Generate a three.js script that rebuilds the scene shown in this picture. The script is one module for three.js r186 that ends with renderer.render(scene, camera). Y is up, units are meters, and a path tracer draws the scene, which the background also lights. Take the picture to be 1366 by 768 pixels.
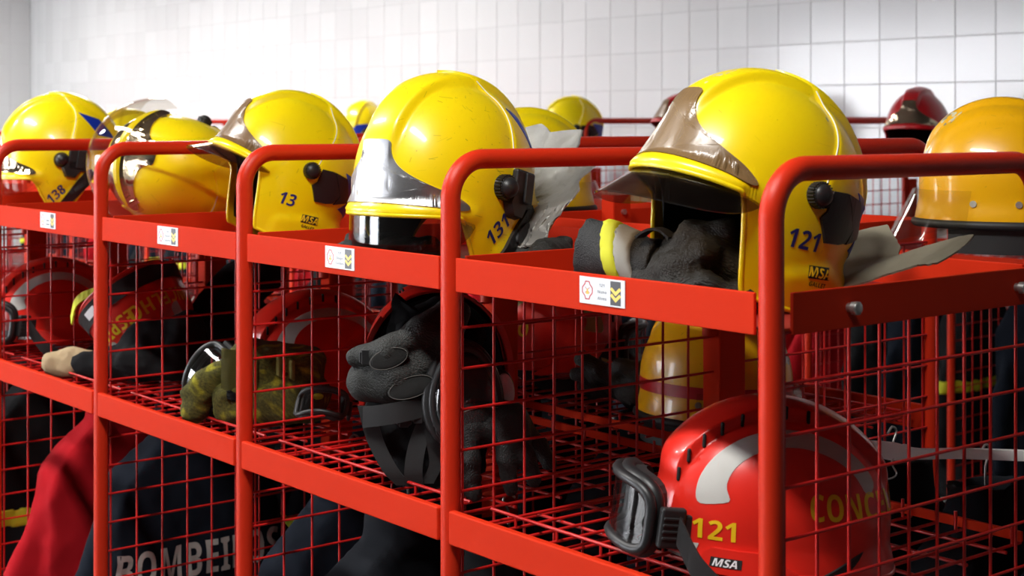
import * as THREE from 'three';
import { mergeGeometries, mergeVertices } from 'three/addons/utils/BufferGeometryUtils.js';
import { RoundedBoxGeometry } from 'three/addons/geometries/RoundedBoxGeometry.js';
import { TessellateModifier } from 'three/addons/modifiers/TessellateModifier.js';
import { ImprovedNoise } from 'three/addons/math/ImprovedNoise.js';
import { FontLoader } from 'three/addons/loaders/FontLoader.js';
import { RectAreaLightUniformsLib } from 'three/addons/lights/RectAreaLightUniformsLib.js';

// ------------------------------------------------------------------ camera, sky, exposure
// World: X along the locker rows, -Z into the lockers, Y up; the corner post of the near row stands at the origin.
const scene = new THREE.Scene();
const camera = new THREE.PerspectiveCamera(2 * Math.atan(384 / 2000) * 180 / Math.PI, 1366 / 768, 0.05, 60);
camera.position.set(1.1199, 1.65, 1.2802);
camera.lookAt(1.1199 - 0.7771, 1.65, 1.2802 - 0.6294);
camera.setViewOffset(1366, 768, 0, 219, 1366, 768);          // the lens is shifted: level camera, horizon high in the frame
camera.focus = 2.25;
camera.userData.fStop = 8;
const renderer = new THREE.WebGLRenderer();
renderer.toneMapping = THREE.LinearToneMapping;
renderer.toneMappingExposure = 1.38;
renderer.shadowMap.enabled = true;
scene.background = new THREE.Color().setRGB(12, 12.3, 13);    // overcast daylight outside the gate
RectAreaLightUniformsLib.init();

// ------------------------------------------------------------------ helpers
const PI = Math.PI, D2R = PI / 180;
let seed = 7;
const rnd = () => { seed = (seed * 1664525 + 1013904223) >>> 0; return seed / 4294967296; };
const rr = (a, b) => a + (b - a) * rnd();
const V = (x, y, z) => new THREE.Vector3(x, y, z);
const clamp = (x, a = 0, b = 1) => Math.min(b, Math.max(a, x));
const ss = (a, b, x) => { const t = clamp((x - a) / (b - a)); return t * t * (3 - 2 * t); };
const lerp = (a, b, t) => a + (b - a) * t;
const PN = new ImprovedNoise();
const noise = (x, y, z) => PN.noise(x + 31.7, y + 11.3, z + 5.1);
const taken = {};
function numbered(name) { const n = taken[name] = (taken[name] ?? -1) + 1; return n ? name + '_' + String(n).padStart(3, '0') : name; }
function shadows(o) { o.castShadow = o.receiveShadow = true; return o; }
function mesh(name, geo, mat, parent) { const m = shadows(new THREE.Mesh(geo, mat)); m.name = name; parent.add(m); return m; }
function tag(o, label, category, group, kind) { o.userData.label = label; if (category) o.userData.category = category; if (group) o.userData.group = group; if (kind) o.userData.kind = kind; return o; }
function thing(name, label, category, pos = [0, 0, 0], group) {
  const g = new THREE.Group(); g.name = numbered(name); g.position.set(...pos); g.rotation.order = 'YXZ'; scene.add(g);
  return tag(g, label, category, group);
}
function structure(name, geo, mat) { const m = mesh(name, geo, mat, scene); m.userData.kind = 'structure'; return m; }
function copyOf(o, label, pos, yaw = 0, group) {
  const c = o.clone(); c.name = numbered(o.name.replace(/_\d\d\d$/, '')); scene.add(c);
  c.position.set(...pos); c.rotation.y = yaw; c.userData = { ...o.userData, label }; if (group) c.userData.group = group;
  return c;
}
function box(w, h, d, x = 0, y = 0, z = 0, r = 0) {
  const g = r ? new RoundedBoxGeometry(w, h, d, 2, r) : new THREE.BoxGeometry(w, h, d);
  g.translate(x, y, z); return g;
}
function merged(list) { return mergeGeometries(list.map((g) => { const n = g.index ? g.toNonIndexed() : g; for (const k of Object.keys(n.attributes)) if (!['position', 'normal', 'uv'].includes(k)) n.deleteAttribute(k); n.morphAttributes = {}; return n; })); }
function rod(a, b, r, seg = 6) {
  const d = b.clone().sub(a), g = new THREE.CylinderGeometry(r, r, d.length(), seg, 1);
  g.applyQuaternion(new THREE.Quaternion().setFromUnitVectors(V(0, 1, 0), d.normalize())); g.translate((a.x + b.x) / 2, (a.y + b.y) / 2, (a.z + b.z) / 2); return g;
}
function sweep(pts, r, seg = 48, rad = 8, closed = false, tension = 0.5) { return new THREE.TubeGeometry(new THREE.CatmullRomCurve3(pts, closed, 'catmullrom', tension), seg, r, rad, closed); }
// a grid of (nu+1) x (nv+1) points from fn(u, v) -> Vector3
function grid(nu, nv, fn, uvf) {
  const p = [], uv = [], id = [];
  for (let j = 0; j <= nv; j++) for (let i = 0; i <= nu; i++) { const q = fn(i / nu, j / nv); p.push(q.x, q.y, q.z); const t = uvf ? uvf(i / nu, j / nv, q) : [i / nu, j / nv]; uv.push(t[0], t[1]); }
  for (let j = 0; j < nv; j++) for (let i = 0; i < nu; i++) { const a = j * (nu + 1) + i, b = a + 1, c = a + nu + 1, d = c + 1; id.push(a, c, b, b, c, d); }
  const g = new THREE.BufferGeometry(); g.setAttribute('position', new THREE.Float32BufferAttribute(p, 3)); g.setAttribute('uv', new THREE.Float32BufferAttribute(uv, 2)); g.setIndex(id); g.computeVertexNormals(); return g;
}
// a thick sheet: the grid, its back at distance th, and its four edges
function sheet(nu, nv, fn, th, k = 4) {
  const P = [], N = (u, v) => { const e = 0.004, a = fn(Math.min(1, u + e), v).sub(fn(Math.max(0, u - e), v)), b = fn(u, Math.min(1, v + e)).sub(fn(u, Math.max(0, v - e))); return b.cross(a).normalize(); };
  const back = (u, v) => fn(u, v).addScaledVector(N(u, v), -th);
  const uvf = (u, v, q) => [u * k, v * k];
  const f = grid(nu, nv, fn, uvf), b = grid(nu, nv, (u, v) => back(1 - u, v), uvf);
  const e = [(t, s) => [t, 0, s], (t, s) => [1 - t, 1, s], (t, s) => [0, 1 - t, s], (t, s) => [1, t, s]].map((m) => grid(m === 0 ? nu : Math.max(nu, nv), 1, (t, s) => { const [u, v] = m(t, s); return fn(u, v).lerp(back(u, v), 1 - s); }));
  return merged([f, b, ...e]);
}
// closed surface of the distance field f inside the box lo..hi, cells of size c (surface nets)
function sdf(f, lo, hi, c, tint) {
  const n = [0, 1, 2].map((k) => Math.ceil((hi[k] - lo[k]) / c) + 1), [nx, ny, nz] = n;
  const F = new Float32Array(nx * ny * nz), at = (i, j, k) => (k * ny + j) * nx + i;
  for (let k = 0; k < nz; k++) for (let j = 0; j < ny; j++) for (let i = 0; i < nx; i++) F[at(i, j, k)] = (i === 0 || j === 0 || k === 0 || i === nx - 1 || j === ny - 1 || k === nz - 1) ? 1 : f(lo[0] + i * c, lo[1] + j * c, lo[2] + k * c);
  const vid = new Int32Array(F.length).fill(-1), pos = [], uv = [], idx = [];
  const C = [[0, 0, 0], [1, 0, 0], [0, 1, 0], [1, 1, 0], [0, 0, 1], [1, 0, 1], [0, 1, 1], [1, 1, 1]], E = [[0, 1], [2, 3], [4, 5], [6, 7], [0, 2], [1, 3], [4, 6], [5, 7], [0, 4], [1, 5], [2, 6], [3, 7]];
  for (let k = 0; k < nz - 1; k++) for (let j = 0; j < ny - 1; j++) for (let i = 0; i < nx - 1; i++) {
    const v = C.map(([a, b, d]) => F[at(i + a, j + b, k + d)]); let m = 0; v.forEach((q, s) => { if (q < 0) m |= 1 << s; });
    if (m === 0 || m === 255) continue;
    let sx = 0, sy = 0, sz = 0, q = 0;
    for (const [a, b] of E) if ((v[a] < 0) !== (v[b] < 0)) { const t = v[a] / (v[a] - v[b]); sx += lerp(C[a][0], C[b][0], t); sy += lerp(C[a][1], C[b][1], t); sz += lerp(C[a][2], C[b][2], t); q++; }
    vid[at(i, j, k)] = pos.length / 3; const X = lo[0] + (i + sx / q) * c, Y = lo[1] + (j + sy / q) * c, Z = lo[2] + (k + sz / q) * c; pos.push(X, Y, Z); uv.push((X + Z) * 1, Y + (X - Z) * 0.3);
  }
  const quad = (a, b, cc, d, flip) => { if (flip) idx.push(a, cc, b, b, cc, d); else idx.push(a, b, cc, b, d, cc); };
  for (let k = 1; k < nz - 1; k++) for (let j = 1; j < ny - 1; j++) for (let i = 1; i < nx - 1; i++) {
    const s0 = F[at(i, j, k)] < 0;
    if (s0 !== F[at(i + 1, j, k)] < 0) quad(vid[at(i, j - 1, k - 1)], vid[at(i, j, k - 1)], vid[at(i, j - 1, k)], vid[at(i, j, k)], !s0);
    if (s0 !== F[at(i, j + 1, k)] < 0) quad(vid[at(i - 1, j, k - 1)], vid[at(i, j, k - 1)], vid[at(i - 1, j, k)], vid[at(i, j, k)], s0);
    if (s0 !== F[at(i, j, k + 1)] < 0) quad(vid[at(i - 1, j - 1, k)], vid[at(i, j - 1, k)], vid[at(i - 1, j, k)], vid[at(i, j, k)], !s0);
  }
  const g = new THREE.BufferGeometry(); g.setAttribute('position', new THREE.Float32BufferAttribute(pos, 3)); g.setAttribute('uv', new THREE.Float32BufferAttribute(uv, 2)); g.setIndex(idx); g.computeVertexNormals(); return g;
}
const smin = (a, b, k) => { const h = Math.max(k - Math.abs(a - b), 0) / k; return Math.min(a, b) - h * h * k * 0.25; };
function cap(p, a, b, ra, rb = ra) {   // tapered capsule distance; p, a, b arrays
  const bx = b[0] - a[0], by = b[1] - a[1], bz = b[2] - a[2], px = p[0] - a[0], py = p[1] - a[1], pz = p[2] - a[2];
  const t = clamp((px * bx + py * by + pz * bz) / (bx * bx + by * by + bz * bz || 1e-9));
  return Math.hypot(px - bx * t, py - by * t, pz - bz * t) - lerp(ra, rb, t);
}
function rbox(p, c, h, r) { const x = Math.abs(p[0] - c[0]) - h[0] + r, y = Math.abs(p[1] - c[1]) - h[1] + r, z = Math.abs(p[2] - c[2]) - h[2] + r; return Math.hypot(Math.max(x, 0), Math.max(y, 0), Math.max(z, 0)) + Math.min(Math.max(x, y, z), 0) - r; }
// distance field of a chain of joints [[x,y,z,r], ...] joined smoothly
function chain(p, J, k = 0.02, best = 9) { for (let i = 0; i + 1 < J.length; i++) best = smin(best, cap(p, J[i], J[i + 1], J[i][3], J[i + 1][3]), k); return best; }
// flat shapes bent onto a surface: map(p, q, lift) -> Vector3; th > 0 gives them thickness
const tess = {};
function bend(shapes, map, lift, edge, th = 0) {
  shapes = Array.isArray(shapes) ? shapes : [shapes];
  let g = new THREE.ShapeGeometry(shapes, 8); g = g.toNonIndexed();
  g = new TessellateModifier(edge, 7).modify(g);
  const P = g.attributes.position, uv = [];
  for (let i = 0; i < P.count; i++) { const x = P.getX(i), y = P.getY(i), q = map(x, y, lift); uv.push(x, y); P.setXYZ(i, q.x, q.y, q.z); }
  g.setAttribute('uv', new THREE.Float32BufferAttribute(uv, 2)); g.deleteAttribute('normal'); if (g.attributes.color) g.deleteAttribute('color');
  g = mergeVertices(g, 1e-6); g.computeVertexNormals();
  if (!th) return g;
  const out = [g];
  for (const s of shapes) {
    const pts = s.getPoints(8), d = []; if (pts[0].distanceTo(pts[pts.length - 1]) < 1e-9) pts.pop();
    for (let i = 0; i < pts.length; i++) { const a = pts[i], b = pts[(i + 1) % pts.length], n = Math.max(1, Math.ceil(a.distanceTo(b) / edge)); for (let k = 0; k < n; k++) d.push([lerp(a.x, b.x, k / n), lerp(a.y, b.y, k / n)]); }
    d.push(d[0]); const n = d.length - 1;
    out.push(grid(n, 1, (u, v) => { const q = d[Math.round(u * n)]; return map(q[0], q[1], lift - th * v); }));
  }
  return merged(out);
}
const poly = (pts) => new THREE.Shape(pts.map(([x, y]) => new THREE.Vector2(x, y)));
function smoothPoly(pts, n = 6) { const c = new THREE.CatmullRomCurve3(pts.map(([x, y]) => V(x, y, 0)), true, 'catmullrom', 0.5); return new THREE.Shape(c.getPoints(pts.length * n).slice(0, -1).map((p) => new THREE.Vector2(p.x, p.y))); }
const font = await new FontLoader().loadAsync('fonts/droid/droid_sans_bold.typeface.json');
function letters(text, size, slant = 0) {    // shapes centred on the origin
  const s = font.generateShapes(text, size); const g = new THREE.ShapeGeometry(s); g.computeBoundingBox(); const b = g.boundingBox, cx = (b.min.x + b.max.x) / 2, cy = (b.min.y + b.max.y) / 2;
  const mv = (pts) => pts.map((p) => new THREE.Vector2(p.x - cx + slant * (p.y - cy), p.y - cy));
  return s.map((q) => { const e = q.extractPoints(4), o = new THREE.Shape(mv(e.shape)); o.holes = e.holes.map((h) => new THREE.Path(mv(h))); return o; });
}
// ------------------------------------------------------------------ materials
function canvasTex(w, h, draw, srgb = true) {
  const c = document.createElement('canvas'); c.width = w; c.height = h; draw(c.getContext('2d'), w, h);
  const t = new THREE.CanvasTexture(c); if (srgb) t.colorSpace = THREE.SRGBColorSpace; t.wrapS = t.wrapT = THREE.RepeatWrapping; return t;
}
function dataTex(n, fn, srgb = false) {
  const d = new Uint8Array(n * n * 4);
  for (let j = 0; j < n; j++) for (let i = 0; i < n; i++) { const c = fn(i / n, j / n), k = (j * n + i) * 4; const a = Array.isArray(c) ? c : [c, c, c]; for (let s = 0; s < 3; s++) d[k + s] = clamp(a[s]) * 255; d[k + 3] = 255; }
  const t = new THREE.DataTexture(d, n, n); t.magFilter = t.minFilter = THREE.LinearFilter; t.wrapS = t.wrapT = THREE.RepeatWrapping; if (srgb) t.colorSpace = THREE.SRGBColorSpace; t.needsUpdate = true; return t;
}
const tn = (u, v, f, s = 0) => { const a = u * 2 * PI, b = v * 2 * PI; return PN.noise(Math.cos(a) * f + s, Math.sin(a) * f + Math.cos(b) * f * 1.3, Math.sin(b) * f * 1.3 - s); };
const lin = (r, g, b) => new THREE.Color().setRGB(r, g, b);
const std = (c, roughness, more = {}) => new THREE.MeshStandardMaterial({ color: c, roughness, ...more });
const phys = (c, roughness, more = {}) => new THREE.MeshPhysicalMaterial({ color: c, roughness, ...more });
const grain = dataTex(256, () => 0.5 + (rnd() - 0.5) * 0.9);
const fibre = dataTex(256, (u, v) => 0.5 + 0.25 * tn(u, v, 9) + 0.2 * (rnd() - 0.5));
const weave = dataTex(128, (u, v) => 0.5 + 0.25 * Math.sin(u * 2 * PI * 32) * Math.cos(v * 2 * PI * 32) + 0.15 * (rnd() - 0.5));
const rep = (t, a, b = a) => { const c = t.clone(); c.repeat.set(a, b); c.needsUpdate = true; return c; };
const M = {};
M.red = phys(lin(0.64, 0.032, 0.009), 0.5, { specularIntensity: 0.08, bumpMap: rep(grain, 3), bumpScale: 0.00012 });
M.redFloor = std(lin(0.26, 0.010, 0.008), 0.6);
M.redTube = phys(lin(0.64, 0.030, 0.009), 0.3, { specularIntensity: 0.5, bumpMap: rep(grain, 3), bumpScale: 0.0001 });
M.wire = std(lin(0.60, 0.014, 0.012), 0.36);
M.tile = [0.62, 0.60, 0.64].map((g) => phys(lin(g, g * 1.003, g * 1.006), 0.16));
M.grout = std(lin(0.57, 0.57, 0.57), 0.9);
M.plaster = std(lin(0.8, 0.8, 0.79), 0.9);
M.concrete = std(lin(0.2, 0.2, 0.195), 0.9, { bumpMap: rep(fibre, 6), bumpScale: 0.002 });
M.floor = std(lin(0.1, 0.1, 0.102), 0.5, { bumpMap: rep(fibre, 20), bumpScale: 0.0006 });
function scuffed(base, n, dark, chips) {
  return canvasTex(1024, 512, (c, w, h) => {
    c.fillStyle = base; c.fillRect(0, 0, w, h);
    for (let i = 0; i < n; i++) {
      const x = rnd() * w, y = rnd() * h * 0.8, a = rr(0, PI), l = rr(2, 26) * (rnd() < 0.15 ? 2 : 1);
      c.strokeStyle = `rgba(${dark},${rr(0.08, 0.5)})`; c.lineWidth = rr(0.4, 1.3); c.beginPath(); c.moveTo(x, y); c.lineTo(x + Math.cos(a) * l, y + Math.sin(a) * l * 0.7); c.stroke();
    }
    for (let i = 0; i < n * 1.2; i++) { c.fillStyle = `rgba(${dark},${rr(0.06, 0.4)})`; c.beginPath(); c.arc(rnd() * w, rnd() * h, rr(0.4, 1.4), 0, 7); c.fill(); }
    for (const [u, v, r, m] of chips || []) for (let i = 0; i < m; i++) {
      c.fillStyle = rnd() < 0.8 ? '#cfcbb2' : '#8f8f86'; c.beginPath(); const x = u * w + rr(-1, 1) * r * w, y = (1 - v) * h + rr(-1, 1) * r * h * 2;
      for (let k = 0; k < 7; k++) c.lineTo(x + Math.cos(k) * rr(2, 7), y + Math.sin(k) * rr(2, 9)); c.fill();
    }
  });
}
const gloss = { clearcoat: 0.4, clearcoatRoughness: 0.06 };
const W1 = lin(1, 1, 1);
M.yellow = phys(W1, 0.3, { ...gloss, map: scuffed('#ffe207', 60, '90,70,10') });
M.yellowWorn = phys(W1, 0.33, { ...gloss, clearcoatRoughness: 0.1, map: scuffed('#ffdf09', 420, '70,60,20') });
M.yellowChip = phys(W1, 0.33, { ...gloss, clearcoatRoughness: 0.1, map: scuffed('#ffdf09', 70, '110,80,10', [[0.02, 0.93, 0.03, 10], [0.5, 0.985, 0.2, 30]]) });
M.amber = phys(W1, 0.3, { ...gloss, map: scuffed('#f3b309', 70, '60,50,30', [[0.0, 0.80, 0.018, 36], [0.03, 0.66, 0.02, 40], [0.97, 0.9, 0.02, 20], [0.06, 0.9, 0.02, 18]]) });
M.yellowPlain = phys(lin(0.96, 0.73, 0.004), 0.3, gloss);
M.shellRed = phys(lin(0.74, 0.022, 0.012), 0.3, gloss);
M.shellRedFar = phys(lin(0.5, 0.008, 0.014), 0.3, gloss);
M.liner = std(lin(0.012, 0.012, 0.012), 0.85);
M.black = std(lin(0.016, 0.016, 0.017), 0.42);
M.rubber = std(lin(0.02, 0.02, 0.021), 0.55);
M.darkGlass = phys(lin(0.62, 0.6, 0.6), 0.05, { transmission: 1, thickness: 0 });
M.clear = phys(lin(0.93, 0.92, 0.88), 0.05, { specularIntensity: 0.45, transmission: 1, thickness: 0 });
M.smoky = phys(lin(0.62, 0.52, 0.42), 0.08, { transmission: 1, thickness: 0 });
M.grey = phys(lin(0.72, 0.74, 0.75), 0.06, { transmission: 1, thickness: 0 });
M.goldVisor = phys(lin(0.72, 0.58, 0.42), 0.12, { metalness: 1 });
M.steelPlate = std(lin(0.5, 0.5, 0.51), 0.38, { metalness: 1, bumpMap: rep(fibre, 5), bumpScale: 0.0002 });
const wornPlate = canvasTex(512, 512, (c, w, h) => { c.fillStyle = '#7d6240'; c.fillRect(0, 0, w, h); for (let i = 0; i < 120; i++) { c.fillStyle = `rgba(214,200,160,${rr(0.25, 0.8)})`; c.beginPath(); c.ellipse(rnd() * w, rnd() * h, rr(0.8, 4), rr(0.8, 3), rnd() * 3, 0, 7); c.fill(); } });
M.brownPlate = phys(lin(0.21, 0.12, 0.055), 0.34, { clearcoat: 0.4, clearcoatRoughness: 0.15 });
M.brownWorn = phys(W1, 0.34, { clearcoat: 0.4, clearcoatRoughness: 0.15, map: rep(wornPlate, 2, 14) });
M.blue = std(lin(0.006, 0.035, 0.42), 0.35);
M.navyInk = std(lin(0.012, 0.018, 0.17), 0.5);
M.blackInk = std(lin(0.012, 0.012, 0.012), 0.5);
M.yellowInk = std(lin(0.85, 0.55, 0.01), 0.45);
M.paper = std(lin(0.85, 0.86, 0.88), 0.4);
M.stripe = std(lin(0.48, 0.47, 0.44), 0.42, { bumpMap: rep(weave, 12), bumpScale: 0.0002 });
M.thread = std(lin(0.1, 0.095, 0.085), 0.8);
M.stripeGold = std(lin(0.42, 0.33, 0.13), 0.45);
M.hiviz = std(lin(0.62, 0.62, 0.02), 0.7);
M.zinc = std(lin(0.6, 0.6, 0.58), 0.35, { metalness: 0.9 });
M.whitePlastic = std(lin(0.82, 0.82, 0.8), 0.35);
M.leather = phys(lin(0.022, 0.0225, 0.0225), 0.5, { specularIntensity: 0.6, bumpMap: rep(fibre, 9), bumpScale: 0.003 });
M.leatherSoft = phys(lin(0.032, 0.033, 0.031), 0.56, { specularIntensity: 0.5, bumpMap: rep(fibre, 7), bumpScale: 0.004 });
M.blackCloth = phys(lin(0.012, 0.012, 0.013), 0.95, { specularIntensity: 0.2, bumpMap: rep(weave, 14), bumpScale: 0.0008 });
M.navyCloth = phys(lin(0.009, 0.012, 0.019), 0.92, { specularIntensity: 0.2, bumpMap: rep(weave, 12), bumpScale: 0.0009 });
M.greyCloth = phys(lin(0.014, 0.016, 0.02), 0.92, { specularIntensity: 0.2, bumpMap: rep(weave, 12), bumpScale: 0.0009 });
M.redCloth = phys(lin(0.42, 0.008, 0.014), 0.85, { specularIntensity: 0.2, bumpMap: rep(weave, 12), bumpScale: 0.0009 });
const oliveMap = dataTex(256, (u, v) => { const t = ss(0.1, 0.5, tn(u, v, 1.6, 3)), n = 0.12 * (rnd() - 0.5) + 0.1 * tn(u, v, 7); return [0.30 + t * 0.25 + n, 0.285 + t * 0.24 + n, 0.07 + t * 0.02 + n * 0.5]; }, true);
M.olive = std(W1, 0.95, { map: rep(oliveMap, 4), bumpMap: rep(fibre, 14), bumpScale: 0.003 });
M.fadedOlive = std(lin(0.3, 0.28, 0.06), 0.95, { bumpMap: rep(fibre, 14), bumpScale: 0.003 });
M.tan = std(lin(0.45, 0.33, 0.19), 0.95, { bumpMap: rep(fibre, 10), bumpScale: 0.002 });
M.greyTape = std(lin(0.32, 0.31, 0.27), 0.6, { bumpMap: rep(weave, 10), bumpScale: 0.0004 });
M.silver = std(lin(0.46, 0.45, 0.42), 0.38, { metalness: 0.75, bumpMap: rep(fibre, 2), bumpScale: 0.002, side: THREE.DoubleSide });
M.curtainGrey = std(lin(0.27, 0.24, 0.17), 0.6, { bumpMap: rep(weave, 6), bumpScale: 0.0006 });
M.webbing = std(lin(0.02, 0.02, 0.021), 0.8, { bumpMap: rep(weave, 20), bumpScale: 0.0008 });
// ------------------------------------------------------------------ the room
const XL = -13.3, XR = 6.5, ZB = -4.31, ZF = 6.2, CH = 3.3;
structure('floor', box(XR - XL + 0.4, 0.1, ZF - ZB + 0.4, (XL + XR) / 2, -0.05, (ZF + ZB) / 2), M.floor);
structure('ceiling', box(XR - XL + 0.4, 0.1, ZF - ZB + 0.4, (XL + XR) / 2, CH + 0.05, (ZF + ZB) / 2), M.concrete);
const wallBack = structure('wall_back', box(XR - XL + 0.4, CH, 0.2, (XL + XR) / 2, CH / 2, ZB - 0.1035), M.grout);
const wallLeft = structure('wall_left', box(0.2, CH, ZF - ZB, XL - 0.1035, CH / 2, (ZF + ZB) / 2), M.grout);
structure('wall_right', box(0.2, CH, ZF - ZB, XR + 0.1, CH / 2, (ZF + ZB) / 2), std(lin(0.06, 0.062, 0.065), 0.8));
{ // the front wall, behind the camera, with an open roller gate and a smaller opening added to light the shelves
  const z = ZF + 0.1, h = 2.9, gates = [[-13.0, -8.4], [-6.2, -4.0]], g = [];
  let x0 = XL - 0.2; for (const [a, b] of gates) { g.push(box(a - x0, CH, 0.2, (a + x0) / 2, CH / 2, z)); g.push(box(b - a, CH - h, 0.2, (a + b) / 2, (CH + h) / 2, z)); x0 = b; }
  g.push(box(XR + 0.2 - x0, CH, 0.2, (XR + 0.2 + x0) / 2, CH / 2, z));
  structure('wall_front', merged(g), M.concrete);
  const apron = structure('ground', box(40, 0.1, 14, -5, -0.06, ZF + 7.2), std(lin(0.3, 0.3, 0.29), 0.9));
}
// tiles: 20 cm squares, each with a small chamfer
function tileGeo(s, b, d) {
  const o = s / 2, i = s / 2 - b, p = [], q = (...c) => { const [A, B, C, E] = c; p.push(...A, ...B, ...C, ...A, ...C, ...E); };
  const O = [[-o, -o, 0], [o, -o, 0], [o, o, 0], [-o, o, 0]], I = [[-i, -i, d], [i, -i, d], [i, i, d], [-i, i, d]];
  q(...I); for (let k = 0; k < 4; k++) { const n = (k + 1) % 4; q(O[k], O[n], I[n], I[k]); }
  const g = new THREE.BufferGeometry(); g.setAttribute('position', new THREE.Float32BufferAttribute(p, 3)); g.setAttribute('uv', new THREE.Float32BufferAttribute(new Float32Array(p.length / 3 * 2), 2)); g.computeVertexNormals(); return g;
}
{
  const T = tileGeo(0.197, 0.0012, 0.003), rest = [], side = [];
  const nC = Math.floor((XR - XL) / 0.2), x0 = -4.526 + 0.1 - Math.floor((-4.526 - XL) / 0.2) * 0.2;
  for (let c = 0; c < nC; c++) for (let r = -9; r < 8; r++) {
    const x = x0 + c * 0.2, y = 1.73 + r * 0.2; if (y > CH - 0.1 || y < 0.1) continue;
    const f = 1.676 - 0.7771 * x + 0.6294 * 4.31, top = 1.65 + 165 * f / 2000, ppx = 683 + 2000 * (0.29 + 0.6294 * x + 0.7771 * 4.31) / f;
    const tilt = [rr(-1, 1) * 0.004, rr(-1, 1) * 0.004];
    if (y > 1.5 && y - 0.1 < top && ppx < 1400 && ppx > 20) { const m = mesh('tile', T, M.tile[Math.floor(rnd() * 3)], wallBack); m.position.set(x, y, ZB - 0.0035); m.rotation.set(tilt[0], tilt[1], 0); }
    else rest.push(T.clone().applyMatrix4(new THREE.Matrix4().makeRotationFromEuler(new THREE.Euler(tilt[0], tilt[1], 0)).setPosition(x, y, ZB - 0.0035)));
  }
  mesh('tiling', mergeGeometries(rest), M.tile[0], wallBack).userData.kind = 'stuff';
  for (let z = ZB + 0.1; z < ZF - 0.1; z += 0.2) for (let y = 0.13; y < CH - 0.1; y += 0.2) side.push(T.clone().rotateY(PI / 2).translate(XL - 0.0035, y, z));
  mesh('tiling', mergeGeometries(side), M.tile[1], wallLeft).userData.kind = 'stuff';
}
// fluorescent ceiling fittings: a housing, a diffuser and a light of the same size below it
const LAMP = 62;
function fitting(x, z) {
  const g = thing('ceiling_light', 'white fluorescent light fitting on the ceiling', 'ceiling light', [x, CH, z], 'fluorescent fittings on the ceiling');
  mesh('housing', box(1.3, 0.06, 0.3, 0, -0.03, 0, 0.01), M.whitePlastic, g);
  mesh('diffuser', box(1.2, 0.012, 0.22, 0, -0.066, 0), std(lin(0.9, 0.9, 0.9), 0.5, { emissive: lin(1, 0.985, 0.95), emissiveIntensity: 2 }), g);
  const l = new THREE.RectAreaLight(lin(1, 0.985, 0.955), LAMP, 1.2, 0.22); l.position.set(x, CH - 0.08, z); l.rotation.x = -PI / 2; l.name = 'tube_light'; scene.add(l);
}
for (const x of [-5.7, -2.9, -0.1]) fitting(x, 1.1);
for (const x of [-11.4, -9.0, -6.6]) fitting(x, -2.5);

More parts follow.
